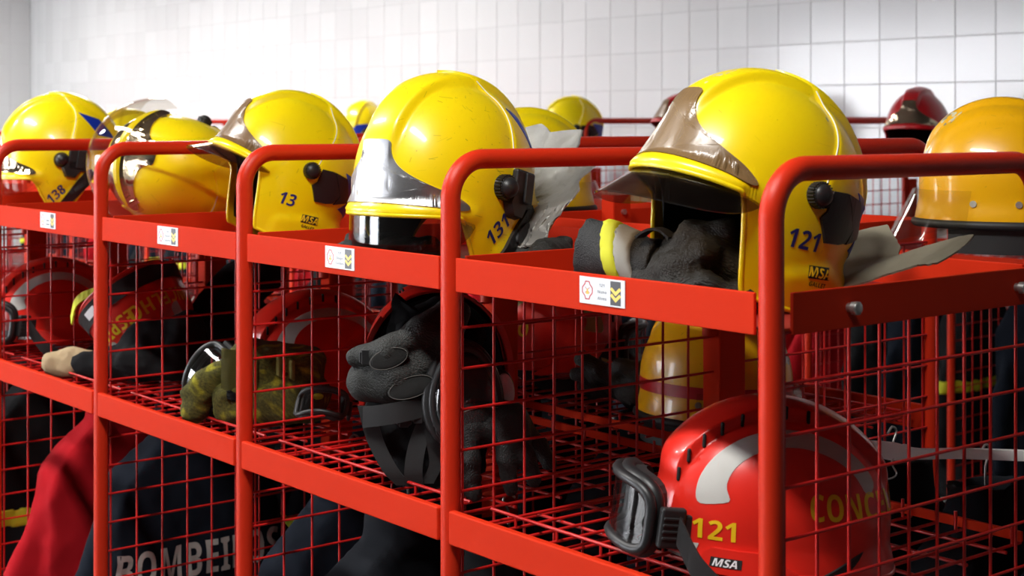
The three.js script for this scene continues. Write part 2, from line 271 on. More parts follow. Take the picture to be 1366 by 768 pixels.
// ------------------------------------------------------------------ lockers
const TR = 0.0145, WR = 0.0022, W = 0.6, DEP = 0.568;
function bendTube(sz) { const t = new THREE.TorusGeometry(0.057, TR, 14, 12, PI / 2); t.applyMatrix4(new THREE.Matrix4().makeBasis(V(0, 0, sz), V(0, 1, 0), V(-sz, 0, 0))); return t; }
function uFrame(D, yc) {
  const rb = 0.057, zb = -D + 0.032, g = [rod(V(0, 0, 0), V(0, yc - rb, 0), TR, 18), bendTube(1).translate(0, yc - rb, -rb), rod(V(0, yc, -rb), V(0, yc, zb + rb), TR, 18), bendTube(-1).translate(0, yc - rb, zb + rb), rod(V(0, yc - rb, zb), V(0, 1.3, zb), TR, 18)];
  return merged(g);
}
const GEO = {};
function divider({ X, zf, dir = 1, D = DEP, dy = 0, n = 0, label, group, fine = true, bolts = false, post = true, bracket = false }) {
  const g = thing('locker_divider', label, 'locker frame', [X, 0, zf], group); if (dir < 0) g.rotation.y = PI;
  const key = D + '_' + dy, K = GEO[key] ??= {
    tube: uFrame(D, 1.599 + dy), rail: box(0.005, 0.048, D - 0.05, 0, 1.436 + dy, -D / 2 - 0.002, 0.0012),
    vw: rod(V(0, 0.15, 0), V(0, 1.415 + dy, 0), WR), hw: rod(V(0, 0, -0.012), V(0, 0, -D + 0.03), WR), post: box(0.04, 1.41, 0.062, 0, 0.705, -D, 0.003),
  };
  mesh('frame_tube', K.tube, M.redTube, g);
  mesh('side_rail', K.rail, M.red, g).position.x = bolts ? 0.006 : 0;
  const vs = [], hs = []; for (let v = 0.021; v < D - 0.035; v += 0.0577) vs.push(v); for (let y = 1.416 + dy; y > 0.3; y -= 0.0585) hs.push(y);
  if (fine) {
    for (const v of vs) mesh('wire', K.vw, M.wire, g).position.z = -v;
    for (const y of hs) mesh('wire', K.hw, M.wire, g).position.set(dir * 0.004, y, 0);
  } else {
    K.all ??= merged([...vs.map((v) => K.vw.clone().translate(0, 0, -v)), ...hs.map((y) => K.hw.clone().translate(0.004, y, 0))]);
    mesh('wire_mesh', K.all, M.wire, g);
  }
  if (post) mesh('rear_post', K.post, M.red, g);
  if (bolts) for (const z of [-0.125, -0.47]) {
    const b = merged([new THREE.CylinderGeometry(0.0085, 0.0085, 0.007, 6).rotateZ(PI / 2).translate(0.019, 0, 0), new THREE.SphereGeometry(0.0078, 10, 6).scale(0.35, 1, 1).translate(0.0225, 0, 0), new THREE.CylinderGeometry(0.0055, 0.0055, 0.012, 12).rotateZ(PI / 2).translate(0.012, 0, 0)]);
    tag(mesh('bolt', b, M.zinc, g), 'zinc hexagon bolt').position.set(0, 1.436 + dy, z);
  }
  if (bracket) {
    const b = mesh('corner_bracket', merged([box(0.036, 0.11, 0.003, 0, 0, 0), box(0.003, 0.11, 0.046, 0.018, 0, -0.023)]), M.red, g); b.rotation.y = PI; b.position.set(-0.022, 1.447, -D + 0.27);
    mesh('bolt', new THREE.CylinderGeometry(0.006, 0.006, 0.008, 6).rotateZ(PI / 2), M.zinc, b).position.set(0.022, 0.02, -0.024);
  }
  return g;
}
function nameLabel(lines) {
  return canvasTex(640, 256, (c, w, h) => {
    c.fillStyle = '#dcdee3'; c.fillRect(0, 0, w, h); c.scale(1.25, 1);
    c.strokeStyle = '#b8313a'; c.lineWidth = 12; c.lineJoin = 'round'; c.beginPath(); [[70, 45], [112, 45], [120, 70], [148, 105], [148, 150], [120, 185], [112, 212], [70, 212], [62, 185], [34, 150], [34, 105], [62, 70]].forEach(([x, y]) => c.lineTo(x, y)); c.closePath(); c.stroke();
    c.strokeStyle = '#b8313a'; c.lineWidth = 6; c.beginPath(); c.moveTo(66, 100); c.lineTo(116, 155); c.moveTo(116, 100); c.lineTo(66, 155); c.stroke();
    c.fillStyle = '#efb83a'; c.beginPath(); c.moveTo(91, 105); c.lineTo(112, 165); c.lineTo(70, 165); c.fill();
    c.fillStyle = '#4a4e58'; c.textAlign = 'center'; c.font = 'bold 40px sans-serif'; lines.forEach((t, i) => { if (t) c.fillText(t, 258, 82 + i * 62, 150); else c.fillRect(258 - 40 - i * 12, 60 + i * 62, 80 + i * 24, 18); });
    c.fillStyle = '#26262c'; c.fillRect(352, 16, 116, 226);
    c.strokeStyle = '#f4cf52'; c.lineWidth = 30; c.lineJoin = 'miter'; for (const y of [95, 155]) { c.beginPath(); c.moveTo(358, y - 12); c.lineTo(410, y + 38); c.lineTo(462, y - 12); c.stroke(); }
  });
}
function tray({ X, zf, dir = 1, D = DEP, dy = 0, w = W, label, group, sign, signX }) {
  const g = thing('helmet_tray', label, 'locker tray', [X, 1.412 + dy, zf], group); if (dir < 0) g.rotation.y = PI;
  const s = dir;   // local x runs towards -X (front row) from the divider at X; the centre of the bay is at -w/2 * s
  const K = GEO['tray' + w + D] ??= { rail: box(w - 0.04, 0.048, 0.005, 0, 0.024, 0, 0.0014), floor: box(w - 0.02, 0.002, D - 0.04, 0, 0.004, -D / 2) };
  const cx = -s * w / 2;
  const fr = mesh('front_rail', K.rail, M.red, g); fr.position.set(cx, 0, 0.004);
  mesh('rear_rail', K.rail, M.red, g).position.set(cx, 0, -D + 0.035);
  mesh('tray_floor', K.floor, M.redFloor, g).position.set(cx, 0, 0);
  if (sign) {
    const p = mesh('name_label', box(0.084, 0.034, 0.0012), [M.paper, M.paper, M.paper, M.paper, std(W1, 0.3, { map: nameLabel(sign) }), M.paper], g);
    p.position.set(signX - X, 0.027, 0.0072); tag(p, 'white name sticker with a red crest and two yellow chevrons');
  }
  return g;
}
function shelf({ X, zf, dir = 1, D = DEP, dy = 0, w = W, label, group, fine = true }) {
  const g = thing('wire_shelf', label, 'wire shelf', [X, 1.054 + dy, zf], group); if (dir < 0) g.rotation.y = PI;
  const cx = -dir * w / 2, K = GEO['shelf' + w + D] ??= { rail: box(w - 0.026, 0.048, 0.012, 0, 0.024, 0, 0.003), bar: box(w - 0.05, 0.014, 0.005, 0, 0, 0, 0.001), zw: rod(V(0, 0, -0.01), V(0, 0, -D + 0.025), 0.0024), xw: rod(V(-w / 2 + 0.025, 0, 0), V(w / 2 - 0.025, 0, 0), 0.0026), stub: rod(V(0, 0, 0), V(0, 0.028, 0), 0.0024), tie: rod(V(0, 0, 0), V(0, 0.016, 0), 0.0022) };
  mesh('front_rail', K.rail, M.red, g).position.set(cx, 0, 0.008);
  mesh('rear_bar', K.bar, M.red, g).position.set(cx, 0.036, -D + 0.03);
  const zx = []; for (let x = -w / 2 + 0.035; x <= w / 2 - 0.03; x += 0.0445) zx.push(x);
  const xz = [-0.05, -0.14, -0.23, -0.32, -0.41, -0.5];
  if (fine) {
    for (const x of zx) mesh('wire', K.zw, M.wire, g).position.set(cx + x, 0.026, 0);
    for (const z of xz) mesh('wire', K.xw, M.wire, g).position.set(cx, 0.021, z);
    mesh('wire', K.xw, M.wire, g).position.set(cx, 0.042, -0.055);
    zx.forEach((x, i) => { if (i % 2 === 0) mesh('wire', K.stub, M.wire, g).position.set(cx + x, 0.026, -D + 0.045); else mesh('wire', K.tie, M.wire, g).position.set(cx + x, 0.025, -0.055); });
  } else {
    K.all ??= merged([...zx.map((x) => K.zw.clone().translate(x, 0.026, 0)), ...xz.map((z) => K.xw.clone().translate(0, 0.021, z))]);
    mesh('wire_grid', K.all, M.wire, g).position.x = cx;
  }
  return g;
}
const nth = ['first', 'second', 'third', 'fourth', 'fifth', 'sixth', 'seventh', 'eighth', 'ninth', 'tenth', 'eleventh', 'twelfth', 'thirteenth', 'fourteenth', 'fifteenth', 'sixteenth'];
for (let n = 0; n <= 6; n++) divider({ X: -n * W, zf: 0, bolts: n === 0, label: n ? `red tube and wire mesh locker divider, ${nth[n - 1]} inward from the bolted end frame` : 'red tube and wire mesh end frame of the locker row with two zinc bolts', group: 'dividers of the near locker row' });
for (let n = 0; n <= 8; n++) divider({ X: -n * W, zf: -2 * DEP, dir: -1, dy: 0.01, post: false, bracket: n === 2, label: `red mesh divider of the second locker row, back to back with the ${n ? nth[n - 1] + ' inner divider' : 'bolted end frame'}`, group: 'dividers of the second locker row' });
const signs = [[['121', 'Nuno', 'Alves'], -0.272], [['131', 'Diogo', 'Coimbra'], -0.882], [['132', 'Daniel', 'Figueiredo'], -1.482], [['13', '', ''], -2.062]];
const tops = ['the yellow helmet with a chipped brown plate', 'the scuffed helmet with a steel plate', 'the helmet with the amber visor tipped up', 'the yellow helmet lying on its side', 'the yellow helmet with a bronze plate'];
for (let n = 0; n < 6; n++) {
  tray({ X: -n * W, zf: 0, label: n < 5 ? `red steel tray carrying ${tops[n]}` : 'empty red steel tray beyond the bronze-plated helmet', sign: signs[n]?.[0], signX: signs[n]?.[1], group: 'trays of the near locker row' });
  shelf({ X: -n * W, zf: 0, label: n < 5 ? `red wire shelf under the tray with ${tops[n]}` : 'red wire shelf beyond the goggled red helmet', group: 'wire shelves of the near row' });
}
for (let n = 0; n < 8; n++) {
  tray({ X: -(n + 1) * W, zf: -2 * DEP, dir: -1, dy: 0.01, label: `red tray of the second locker row, ${nth[n]} from its open end`, group: 'trays of the second locker row' });
  shelf({ X: -(n + 1) * W, zf: -2 * DEP, dir: -1, dy: 0.01, label: `red wire shelf of the second locker row, ${nth[n]} from its open end`, group: 'wire shelves of the second row' });
}
const FW = 0.683, FX = (k) => -(2.2 + (k - 1) * FW), FZ = -3.52, FD = 0.68, FY = 0.065;
for (let k = 0; k < 16; k++) {
  divider({ X: FX(k), zf: FZ, D: FD, dy: FY, fine: false, label: 'red tube divider of the locker row along the tiled wall', group: 'dividers of the row along the tiled wall' });
  if (k < 15) { tray({ X: FX(k), zf: FZ, D: FD, dy: FY, w: FW, label: 'red tray of the locker row along the tiled wall', group: 'trays along the tiled wall' }); shelf({ X: FX(k), zf: FZ, D: FD, dy: FY, w: FW, fine: false, label: 'red wire shelf of the lockers along the tiled wall', group: 'wire shelves along the tiled wall' }); }
}
// ------------------------------------------------------------------ helmets
// a shell: pt(a, y, lift) is the point at azimuth a (0 = forehead = +Z, 90 deg = the wearer's left = +X) and height y over the widest line
function makeShell({ Af, Ab, B, H, low, disp, edge, base }) {
  const R0 = (a) => { const s = Math.abs(Math.sin(a)), c = Math.cos(a), A = c > 0 ? Af : Ab, n = 2.15; return 1 / Math.pow(Math.pow(s / B, n) + Math.pow(Math.abs(c) / A, n), 1 / n); };
  const core = (a, y) => {
    const R = R0(a); let x, z, nx, ny, nz;
    if (y >= 0) { const k = Math.sqrt(Math.max(0, 1 - (y / H) ** 2)); x = R * k * Math.sin(a); z = R * k * Math.cos(a); const A = z > 0 ? Af : Ab; nx = x / B / B; ny = y / H / H; nz = z / A / A; }
    else { const k = low(a, y); x = R * k * Math.sin(a); z = R * k * Math.cos(a); nx = Math.sin(a); ny = 0; nz = Math.cos(a); }
    return [x, y, z, nx, ny, nz];
  };
  const pt = (a, y, lift = 0) => { const [x, yy, z, nx, ny, nz] = core(a, Math.min(y, H * 0.99999)), l = Math.hypot(nx, ny, nz) || 1, d = disp(a, yy, x, z) + lift; return V(x + nx / l * d, yy + ny / l * d + base, z + nz / l * d); };
  const arc = (al, be, lift) => { const A = Math.cos(al) > 0 ? Af : Ab, x = B * Math.sin(be), y = H * Math.cos(be) * Math.sin(al), z = A * Math.cos(be) * Math.cos(al); return pt(Math.atan2(x, z), y, lift); };   // over the crown
  const edgeY = (a) => edge(Math.abs(Math.atan2(Math.sin(a), Math.cos(a))));
  const surf = (lift, na = 200, nt = 44, cut = 0) => grid(na, nt, (u, t) => {
    const a = u * 2 * PI, yb = edgeY(a) + cut, q = PI / 2 * H, end = yb > 0 ? (PI / 2 - Math.asin(yb / H)) * H : q - yb, s = Math.max(1e-4, t * end);
    const y = s < q ? H * Math.cos(s / H) : q - s; return pt(a, y, lift);
  }, (u, t, p) => [(u + 0.0), clamp((p.y - base + 0.14) / (H + 0.14))]);
  const rim = (r, lift = 0, n = 220) => sweep(Array.from({ length: n }, (_, i) => { const a = i / n * 2 * PI; return pt(a, edgeY(a), lift); }), r, n * 2, 7, true);
  const frame = (a, y, lift = 0) => { const p = pt(a, y, lift), e = 0.01, t = pt(a + e, y, lift).sub(pt(a - e, y, lift)).normalize(), u = pt(a, y + 0.002, lift).sub(pt(a, y - 0.002, lift)).normalize(), n = t.clone().cross(u).normalize(); return new THREE.Matrix4().makeBasis(t, n.clone().cross(t), n).setPosition(p); };
  // map for lettering and patches laid round the point (a0, y0), turned by rot, metres
  const lay = (a0, y0, rot = 0, R = B) => { const c = Math.cos(rot), s = Math.sin(rot); return (p, q, l) => pt(a0 + (p * c - q * s) / R, y0 + p * s + q * c, l); };
  return { pt, arc, surf, rim, frame, lay, edgeY, H, B };
}
const deg = (pts) => pts.map(([a, y]) => [a * D2R, y]);
const mirrorPts = (h) => [...h, ...h.slice(1, -1).reverse().map(([a, y]) => [-a, y])];
const onShell = (S) => (a, y, l) => S.pt(a, y, l);
// the two makes of yellow helmet differ in how low the brow b sits and how high the nape (yr) ends
function fireShell(b, yr, r0, r1) {
  const bow = (a) => b - 0.014 * (a / (60 * D2R)) ** 2;
  const S = makeShell({
    Af: 0.147, Ab: 0.152, B: 0.122, H: 0.162, base: 0.128,
    low: (a, y) => { const A = Math.abs(Math.atan2(Math.sin(a), Math.cos(a))), t = -y / 0.128, rear = ss(1.75, 2.6, A); return 1 - (0.12 - 0.03 * rear) * t * t + rear * 0.10 * ss(-yr / 0.128 - 0.25, -yr / 0.128 + 0.05, t) - 0.04 * rear * ss(0.1, 0.5, t); },
    disp: (a, y, x, z) => {
      const A = Math.abs(Math.atan2(Math.sin(a), Math.cos(a)));
      const hw = 0.030 + 0.016 * ss(-0.12, 0.1, -z), crest = 0.011 * ss(hw + 0.007, hw - 0.005, Math.abs(x)) * ss(0.02, 0.085, y + (z < 0 ? 0.03 : -0.03 - b * 0.5));
      const brow = 0.014 * ss(0.021, 0.0, Math.abs(y - bow(A) - 0.001)) * ss(1.28, 0.85, A);
      const back = 0.0035 * ss(1.78, 1.86, A - 0.45 * ss(0.02, 0.15, y)) * ss(0.0, 0.03, y);
      const fold = 0.004 * ss(-0.075, -0.085, y - 0.35 * (A - 1.7) * 0.1) * ss(1.3, 1.5, A) * ss(2.4, 2.0, A);
      return crest + brow + back + fold;
    },
    edge: (A) => { const d = A / D2R; return lerp(bow(Math.min(A, 62 * D2R)) - 0.004, lerp(-0.122 - 0.005 * ss(66, 90, d), yr, ss(r0, r1, d)), ss(53, 67, d)); },
  });
  const ph = [[0, 0.100], [8, 0.0995], [12, 0.096], [12.5, 0.087], [14, 0.076], [19, 0.062], [28, 0.047], [40, 0.031], [52, 0.016], [59, 0.003], [60, -0.004], [55, -0.005], [40, 0.004], [20, 0.011], [0, 0.0135]].map(([q, h]) => [q, b + h]);
  S.bow = bow;
  S.G = { shell: S.surf(0), inner: S.surf(-0.0035, 160, 30), liner: S.surf(-0.016, 120, 24, 0.012), rim: S.rim(0.0036, -0.0015), plate: bend(smoothPoly(deg(mirrorPts(ph)), 4), onShell(S), 0.0025, 0.011, 0.003),
    seam: sweep(Array.from({ length: 12 }, (_, i) => { const y = lerp(0.148, 0.012, i / 11); return S.pt((104 + 26 * ss(0.02, 0.15, y)) * D2R, y, 0.0004); }), 0.0009, 30, 5) };
  return S;
}
const SF = fireShell(0.012, -0.082, 120, 155), XF = fireShell(-0.020, -0.052, 84, 132);
let F1 = SF;
function f1Visor(h, tilt, drop = 0, half = 64) {
  const S = F1;
  return sheet(48, 8, (u, v) => {
    const a = lerp(-half, half, u) * D2R, e = Math.abs(u * 2 - 1), hh = h * (1 - 0.75 * e ** 5), p = S.pt(a, S.bow(a) - 0.004, -0.006), s = v * hh, o = V(Math.sin(a), 0, Math.cos(a));
    return p.addScaledVector(o, s * Math.sin(tilt) * (1 - 0.5 * e * e) + 0.002).add(V(0, -s * Math.cos(tilt) - drop * (1 - e * e), 0));
  }, 0.0022);
}
function knobGeo(S, a, y, r, ridged) {
  const g = [new THREE.CylinderGeometry(r * 0.86, r, 0.014, ridged ? 20 : 28).rotateX(PI / 2).translate(0, 0, 0.006), new THREE.SphereGeometry(r * 0.82, 20, 10, 0, 2 * PI, 0, PI / 2).rotateX(PI / 2).scale(1, 1, ridged ? 0.9 : 0.6).translate(0, 0, 0.012)];
  for (let i = 0; i < 24; i++) { const t = i / 24 * 2 * PI; g.push(box(r * 0.12, r * 0.12, 0.012, Math.cos(t) * r * 0.96, Math.sin(t) * r * 0.96, 0.006)); }
  const m = merged(g); m.applyMatrix4(S.frame(a, y, 0)); return m;
}
function laidText(S, text, size, a, y, rot, mat, name, parent, slant = 0, R, lift = 0.0008) { return mesh(name, bend(letters(text, size, slant), S.lay(a * D2R, y, rot * D2R, R), lift, 0.012), mat, parent); }
function patch(S, pts, lift, th, mat, name, parent, smooth = false) { return mesh(name, bend(smooth ? smoothPoly(deg(pts), 4) : poly(deg(pts)), onShell(S), lift, 0.03, th), mat, parent); }
function f1({ label, number, numAt = [78, -0.068, 0], plate = M.brownPlate, shell = M.yellow, pos, yaw = 0, pitch = 0, roll = 0, visor, visorMat = M.smoky, make = 'sf', logo = true, blue = true, group, scale = 1 }) {
  F1 = make === 'sf' ? SF : XF; const G = F1.G;
  const g = thing('fire_helmet', label, 'helmet', pos, group); g.rotation.set(pitch * D2R, yaw * D2R, roll * D2R); g.scale.setScalar(scale);
  const plain = shell === M.shellRedFar ? shell : M.yellowPlain;
  const s = mesh('shell', G.shell, shell, g); mesh('inner_shell', G.inner, plain, s); mesh('edge_bead', G.rim, plain, s); tag(mesh('seam', G.seam, M.paper, s), 'pale worn seam line');
  mesh('liner', G.liner, M.liner, g);
  tag(mesh('front_plate', G.plate, plate, g), 'metallic front plate');
  if (visor) mesh('visor', f1Visor(...visor), visorMat, g);
  for (const q of [1, -1]) {
    const at = (pts) => pts.map(([a, y]) => [a * q, y]);
    if (make === 'sf') {
      mesh('visor_knob', knobGeo(F1, 99 * q * D2R, 0.017, 0.0165, false), M.black, g);
      patch(F1, at([[109, 0.027], [121, 0.03], [135, -0.009], [130, -0.029], [123, -0.034], [112, -0.037], [104, -0.009], [108, 0.001]]), 0.0035, 0.004, M.black, 'side_cover', g);
      patch(F1, at([[122.5, 0.03], [137, 0.027], [149, -0.009], [148, -0.017], [132, -0.03], [136, -0.01]]), 0.003, 0.004, M.black, 'side_cover', g);
      if (blue) patch(F1, at([[135, 0.037], [161, 0.031], [177, -0.009], [164, -0.045], [141, -0.035], [152, -0.014]]), 0.0012, 0.0015, M.blue, 'blue_reflector', g);
    } else {
      mesh('visor_knob', knobGeo(F1, 90 * q * D2R, 0.000, 0.019, true), M.black, g);
      const f = F1.frame(108 * q * D2R, -0.008, 0.002), c = merged([box(0.05, 0.056, 0.012, 0, 0, 0.004, 0.004), box(0.02, 0.046, 0.006, 0.006 * q, 0.002, 0.011, 0.002), new THREE.CylinderGeometry(0.022, 0.026, 0.014, 6).rotateX(PI / 2).rotateZ(0.5).translate(-0.012 * q, -0.024, 0.003)]);
      c.applyMatrix4(new THREE.Matrix4().makeRotationZ(-0.3 * q)); c.applyMatrix4(f); mesh('side_cover', c, M.black, g);
      patch(F1, at([[80, -0.122], [79, -0.110], [90, -0.088], [104, -0.06], [116, -0.038], [121, -0.036], [123, -0.048], [116, -0.075], [102, -0.1], [90, -0.118]]), 0.006, 0.008, M.black, 'chin_clip', g);
      patch(F1, at([[101, -0.088], [99, -0.08], [106, -0.064], [112, -0.06], [113, -0.068], [107, -0.082]]), 0.010, 0.006, M.rubber, 'clip_button', g, true);
      if (blue) patch(F1, at([[128, 0.11], [150, 0.085], [160, 0.03], [138, 0.045]]), 0.0012, 0.0015, M.blue, 'blue_reflector', g);
    }
  }
  if (number) laidText(F1, number, 0.0235, numAt[0], numAt[1], numAt[2], M.navyInk, 'number', g, 0.1);
  if (logo) {
    const ml = patch(F1, [[106, -0.084], [122.5, -0.080], [122.5, -0.064], [106, -0.068]], 0.0007, 0, M.blackInk, 'maker_label', g);
    laidText(F1, 'MSA', 0.0125, 114.3, -0.074, 3, M.yellowInk, 'label_text', ml, 0.25, F1.B, 0.0014);
    laidText(F1, 'GALLET', 0.0055, 114.3, -0.089, 3, M.blackInk, 'maker_text', g);
  }
  return g;
}
const h121 = f1({ label: 'yellow fire helmet numbered 121 with a chipped brown front plate and raised visor', number: '121', numAt: [97, -0.040, 3], plate: M.brownWorn, shell: M.yellowChip, pos: [-0.206, 1.427, -0.145], yaw: -14, pitch: -15, visor: [0.060, 48 * D2R, 0.004], visorMat: M.smoky });
const h131 = f1({ label: 'scuffed yellow fire helmet numbered 131 with a steel front plate', number: '131', numAt: [84, -0.062, 36], plate: M.steelPlate, shell: M.yellowWorn, pos: [-0.866, 1.413, -0.195], yaw: 9, pitch: 5, scale: 1.07, visor: [0.054, 6 * D2R, 0], visorMat: M.grey, make: 'xf', logo: false });
const h13 = f1({ label: 'yellow fire helmet numbered 13 with a brown plate and an amber visor tipped up', number: '13', numAt: [87, -0.050, 2], plate: M.brownPlate, pos: [-1.547, 1.428, -0.228], yaw: -14, pitch: -20, visor: [0.05, 62 * D2R, -0.006], visorMat: M.smoky });
const hSide = f1({ label: 'yellow fire helmet lying on its side with a mirrored inner visor and clear face shield', pos: [-2.165, 1.54, -0.288], plate: M.goldVisor, logo: false });
const h138 = f1({ label: 'yellow fire helmet numbered 138 with a bronze front plate', number: '138', numAt: [77, -0.085, 32], plate: M.goldVisor, pos: [-2.685, 1.432, -0.295], yaw: -20, pitch: 9, visor: [0.045, 4 * D2R, 0], visorMat: M.clear, make: 'xf', logo: false });
hSide.quaternion.setFromRotationMatrix(new THREE.Matrix4().makeBasis(V(0.02, -0.94, 0.34).normalize(), V(1, 0.02, 0), V(-0.006, 0.34, 0.94).normalize()));
{ // the domed face shields of the helmet on its side
  const dome = (R, half, y0, y1, c) => sheet(40, 16, (u, v) => { const a = lerp(-half, half, u) * D2R, b = lerp(y0, y1, v) * D2R; return V(Math.sin(a) * Math.cos(b) * R * 0.92, Math.sin(b) * R + 0.11, Math.cos(a) * Math.cos(b) * R + c); }, 0.002);
  tag(mesh('inner_visor', dome(0.135, 62, -34, 26, 0.02), M.goldVisor, hSide), 'mirrored gold inner visor');
  tag(mesh('face_shield', dome(0.168, 68, -38, 34, 0.03), M.clear, hSide), 'clear domed face shield');
}
// neck curtains
function curtain(S, g, mat, label, a0, a1, fan, folds) {
  const m = mesh('neck_curtain', sheet(110, 22, (u, v) => { const a = lerp(a0, a1, u) * D2R, p = S.pt(a, S.edgeY(a) + 0.012, -0.006), o = V(Math.sin(a), 0, Math.cos(a)); return fan(p, o, u, v, Math.sin(u * folds) * 0.016 * v); }, 0.0025, 3), mat, g);
  tag(m, label); return m;
}
curtain(XF, h131, M.silver, 'silver neck curtain flipped up', 100, 250, (p, o, u, v, w) => {
  const up = ss(0, 0.3, u), pl = Math.abs(((u * 7.3) % 1) - 0.5) * 2, cr = 0.008 * noise(u * 14, v * 5, 2) + 0.004 * noise(u * 40, v * 14, 5);
  return p.addScaledVector(o, 0.008 + v * (0.092 + 0.026 * (pl - 0.5) * v) * (0.5 + 0.5 * up) + cr).add(V(-0.03 * v * u, v * (0.0 + 0.10 * ss(0.02, 0.5, u) * (0.4 + 0.6 * v)) + 0.012 * v * pl, 0));
}, 17);
curtain(SF, h121, M.curtainGrey, 'grey cloth neck curtain spread on the tray', 138, 250, (p, o, u, v, w) => { const pk = Math.abs(((u * 2.6 + 0.15) % 1) - 0.5) * 2, cr = 0.006 * noise(u * 9, v * 4, 7) + 0.002 * noise(u * 40, v * 20, 3); return p.addScaledVector(o, v * (0.09 + 0.05 * (1 - pk) + w * 0.4) + cr).add(V(0.0, v * (0.075 + 0.045 * (1 - pk)) - 0.02 * v * v + cr, -0.015 * v)); }, 14);

// the round older helmet, with a rubber edge and a clear shield
const OLD = makeShell({ Af: 0.145, Ab: 0.15, B: 0.118, H: 0.15, base: 0.075, low: (a, y) => 1 + 0.05 * ss(0.02, 0.06, -y), disp: (a, y, x, z) => 0.008 * ss(0.034, 0.022, Math.abs(x)) * ss(0.03, 0.1, y) + 0.003 * ss(0.075, 0.06, Math.abs(x)) * ss(0.06, 0.12, y), edge: () => -0.065 });
const OLDG = { shell: OLD.surf(0, 140, 36), rim: OLD.rim(0.008, -0.001, 100), liner: OLD.surf(-0.01, 80, 20, 0.005) };
function oldHelmet(label, mat, pos, yaw, extra = true, group, pitch = 0, band = false) {
  const g = thing('fire_helmet', label, 'helmet', pos, group); g.rotation.set(pitch * D2R, yaw * D2R, 0);
  mesh('shell', OLDG.shell, mat, g); mesh('rubber_edge', OLDG.rim, M.rubber, g); mesh('liner', OLDG.liner, M.liner, g);
  if (band) mesh('red_band', grid(100, 4, (u, v) => OLD.pt(u * 2 * PI, lerp(0.004, -0.018, v), 0.0012)), M.shellRedFar, g);
  if (extra) {
    for (const a of [72, 108, -72]) mesh('screw', merged([new THREE.CylinderGeometry(0.006, 0.006, 0.003, 14).rotateX(PI / 2)]).applyMatrix4(OLD.frame(a * D2R, -0.028, 0.001)), M.zinc, g);
    mesh('face_shield', sheet(40, 8, (u, v) => { const a = lerp(-72, 72, u) * D2R, e = Math.abs(2 * u - 1), p = OLD.pt(a, -0.035, 0.008); return p.addScaledVector(V(Math.sin(a), 0, Math.cos(a)), 0.055 * v * (1 - 0.6 * e * e)).add(V(0, 0.03 - 0.105 * v * (1 - 0.4 * e * e), 0)); }, 0.002), M.clear, g);
    mesh('neck_guard', grid(80, 6, (u, v) => { const a = lerp(50, 310, u) * D2R, p = OLD.pt(a, -0.06, -0.008); return p.add(V(0, -0.055 * v, 0)); }), M.rubber, g);
  }
  return g;
}
oldHelmet('amber yellow fire helmet with chipped paint, rubber edge and clear shield', M.amber, [-0.30, 1.478, -0.915], -62).scale.setScalar(0.92);
oldHelmet('amber helmet with a dark red band standing on the second row shelf', M.amber, [-0.815, 1.098, -0.778], 100, true, undefined, 0, true);

// red forest helmets
const F2 = makeShell({
  Af: 0.150, Ab: 0.155, B: 0.118, H: 0.138, base: 0.062,
  low: (a, y) => 1 + 0.05 * ss(0.015, 0.055, -y),
  disp: (a, y, x, z) => 0.012 * ss(0.047, 0.041, Math.abs(x)) * ss(0.035, 0.075, y),
  edge: (A) => -0.036 - 0.012 * ss(0.4, 1.2, A) - 0.008 * ss(1.9, 2.8, A),
});
const F2G = { shell: F2.surf(0, 220, 50), liner: F2.surf(-0.012, 90, 22, 0.004), rim: F2.rim(0.0032, -0.001, 120) };
F2G.stripe = [1, -1].map((s) => bend(smoothPoly([[15, 42], [24, 36], [45, 33], [90, 32], [130, 33], [148, 36], [150, 46], [130, 44.5], [90, 44], [55, 45], [36, 49], [25, 55]].map(([a, b]) => [a * D2R, s * b * D2R]), 4), (p, q, l) => F2.arc(p, q, l), 0.0009, 0.06));
F2G.slot = box(0.0045, 0.017, 0.006, 0, 0, 0, 0.002);
F2G.slotAt = []; for (const sd of [1, -1]) for (const al of [24, 35, 46, 57, 68, 79, 90, 101]) {
  const e = 0.02, be = sd * 21.5 * D2R, t = F2.arc(al * D2R + e, be, 0).sub(F2.arc(al * D2R - e, be, 0)).normalize(), w0 = F2.arc(al * D2R, be + 0.02 * sd, 0).sub(F2.arc(al * D2R, be - 0.02 * sd, 0)).normalize(), n = t.clone().cross(w0).normalize(), w = V(0, 1, 0).addScaledVector(n, -n.y).normalize(); t.copy(w.clone().cross(n));
  F2G.slotAt.push(new THREE.Matrix4().makeBasis(t, w, n).setPosition(F2.arc(al * D2R, be, 0)));
}
F2G.trim = [1, -1].map((s) => bend(poly(deg([[46, -0.05], [39, -0.048], [42, -0.028], [46, -0.022], [72, -0.022], [80, -0.03], [104, -0.058], [94, -0.06], [76, -0.053]].map(([a, y]) => [a * s, y]))), onShell(F2), 0.006, 0.03, 0.008));
F2G.lowStripe = [1, -1].map((s) => bend(poly(deg([[22, -0.040], [24, -0.024], [38, -0.021], [36, -0.042]].map(([a, y]) => [a * s, y]))), onShell(F2), 0.0012, 0.03));
F2G.word = ['CONCELHO', 'ESPINHO'].map((t, i) => bend(letters(t, 0.031), F2.lay((i ? 216 : 142) * D2R, 0.034, 0, 0.150), 0.001, 0.02));
F2G.logo = bend(poly([[-0.016, -0.0055], [0.016, -0.0055], [0.016, 0.0055], [-0.016, 0.0055]]), F2.lay(54 * D2R, -0.037, 0), 0.0068, 0.02);
F2G.logoText = bend(letters('MSA', 0.009, 0.2), F2.lay(54 * D2R, -0.037, 0), 0.0074, 0.02);
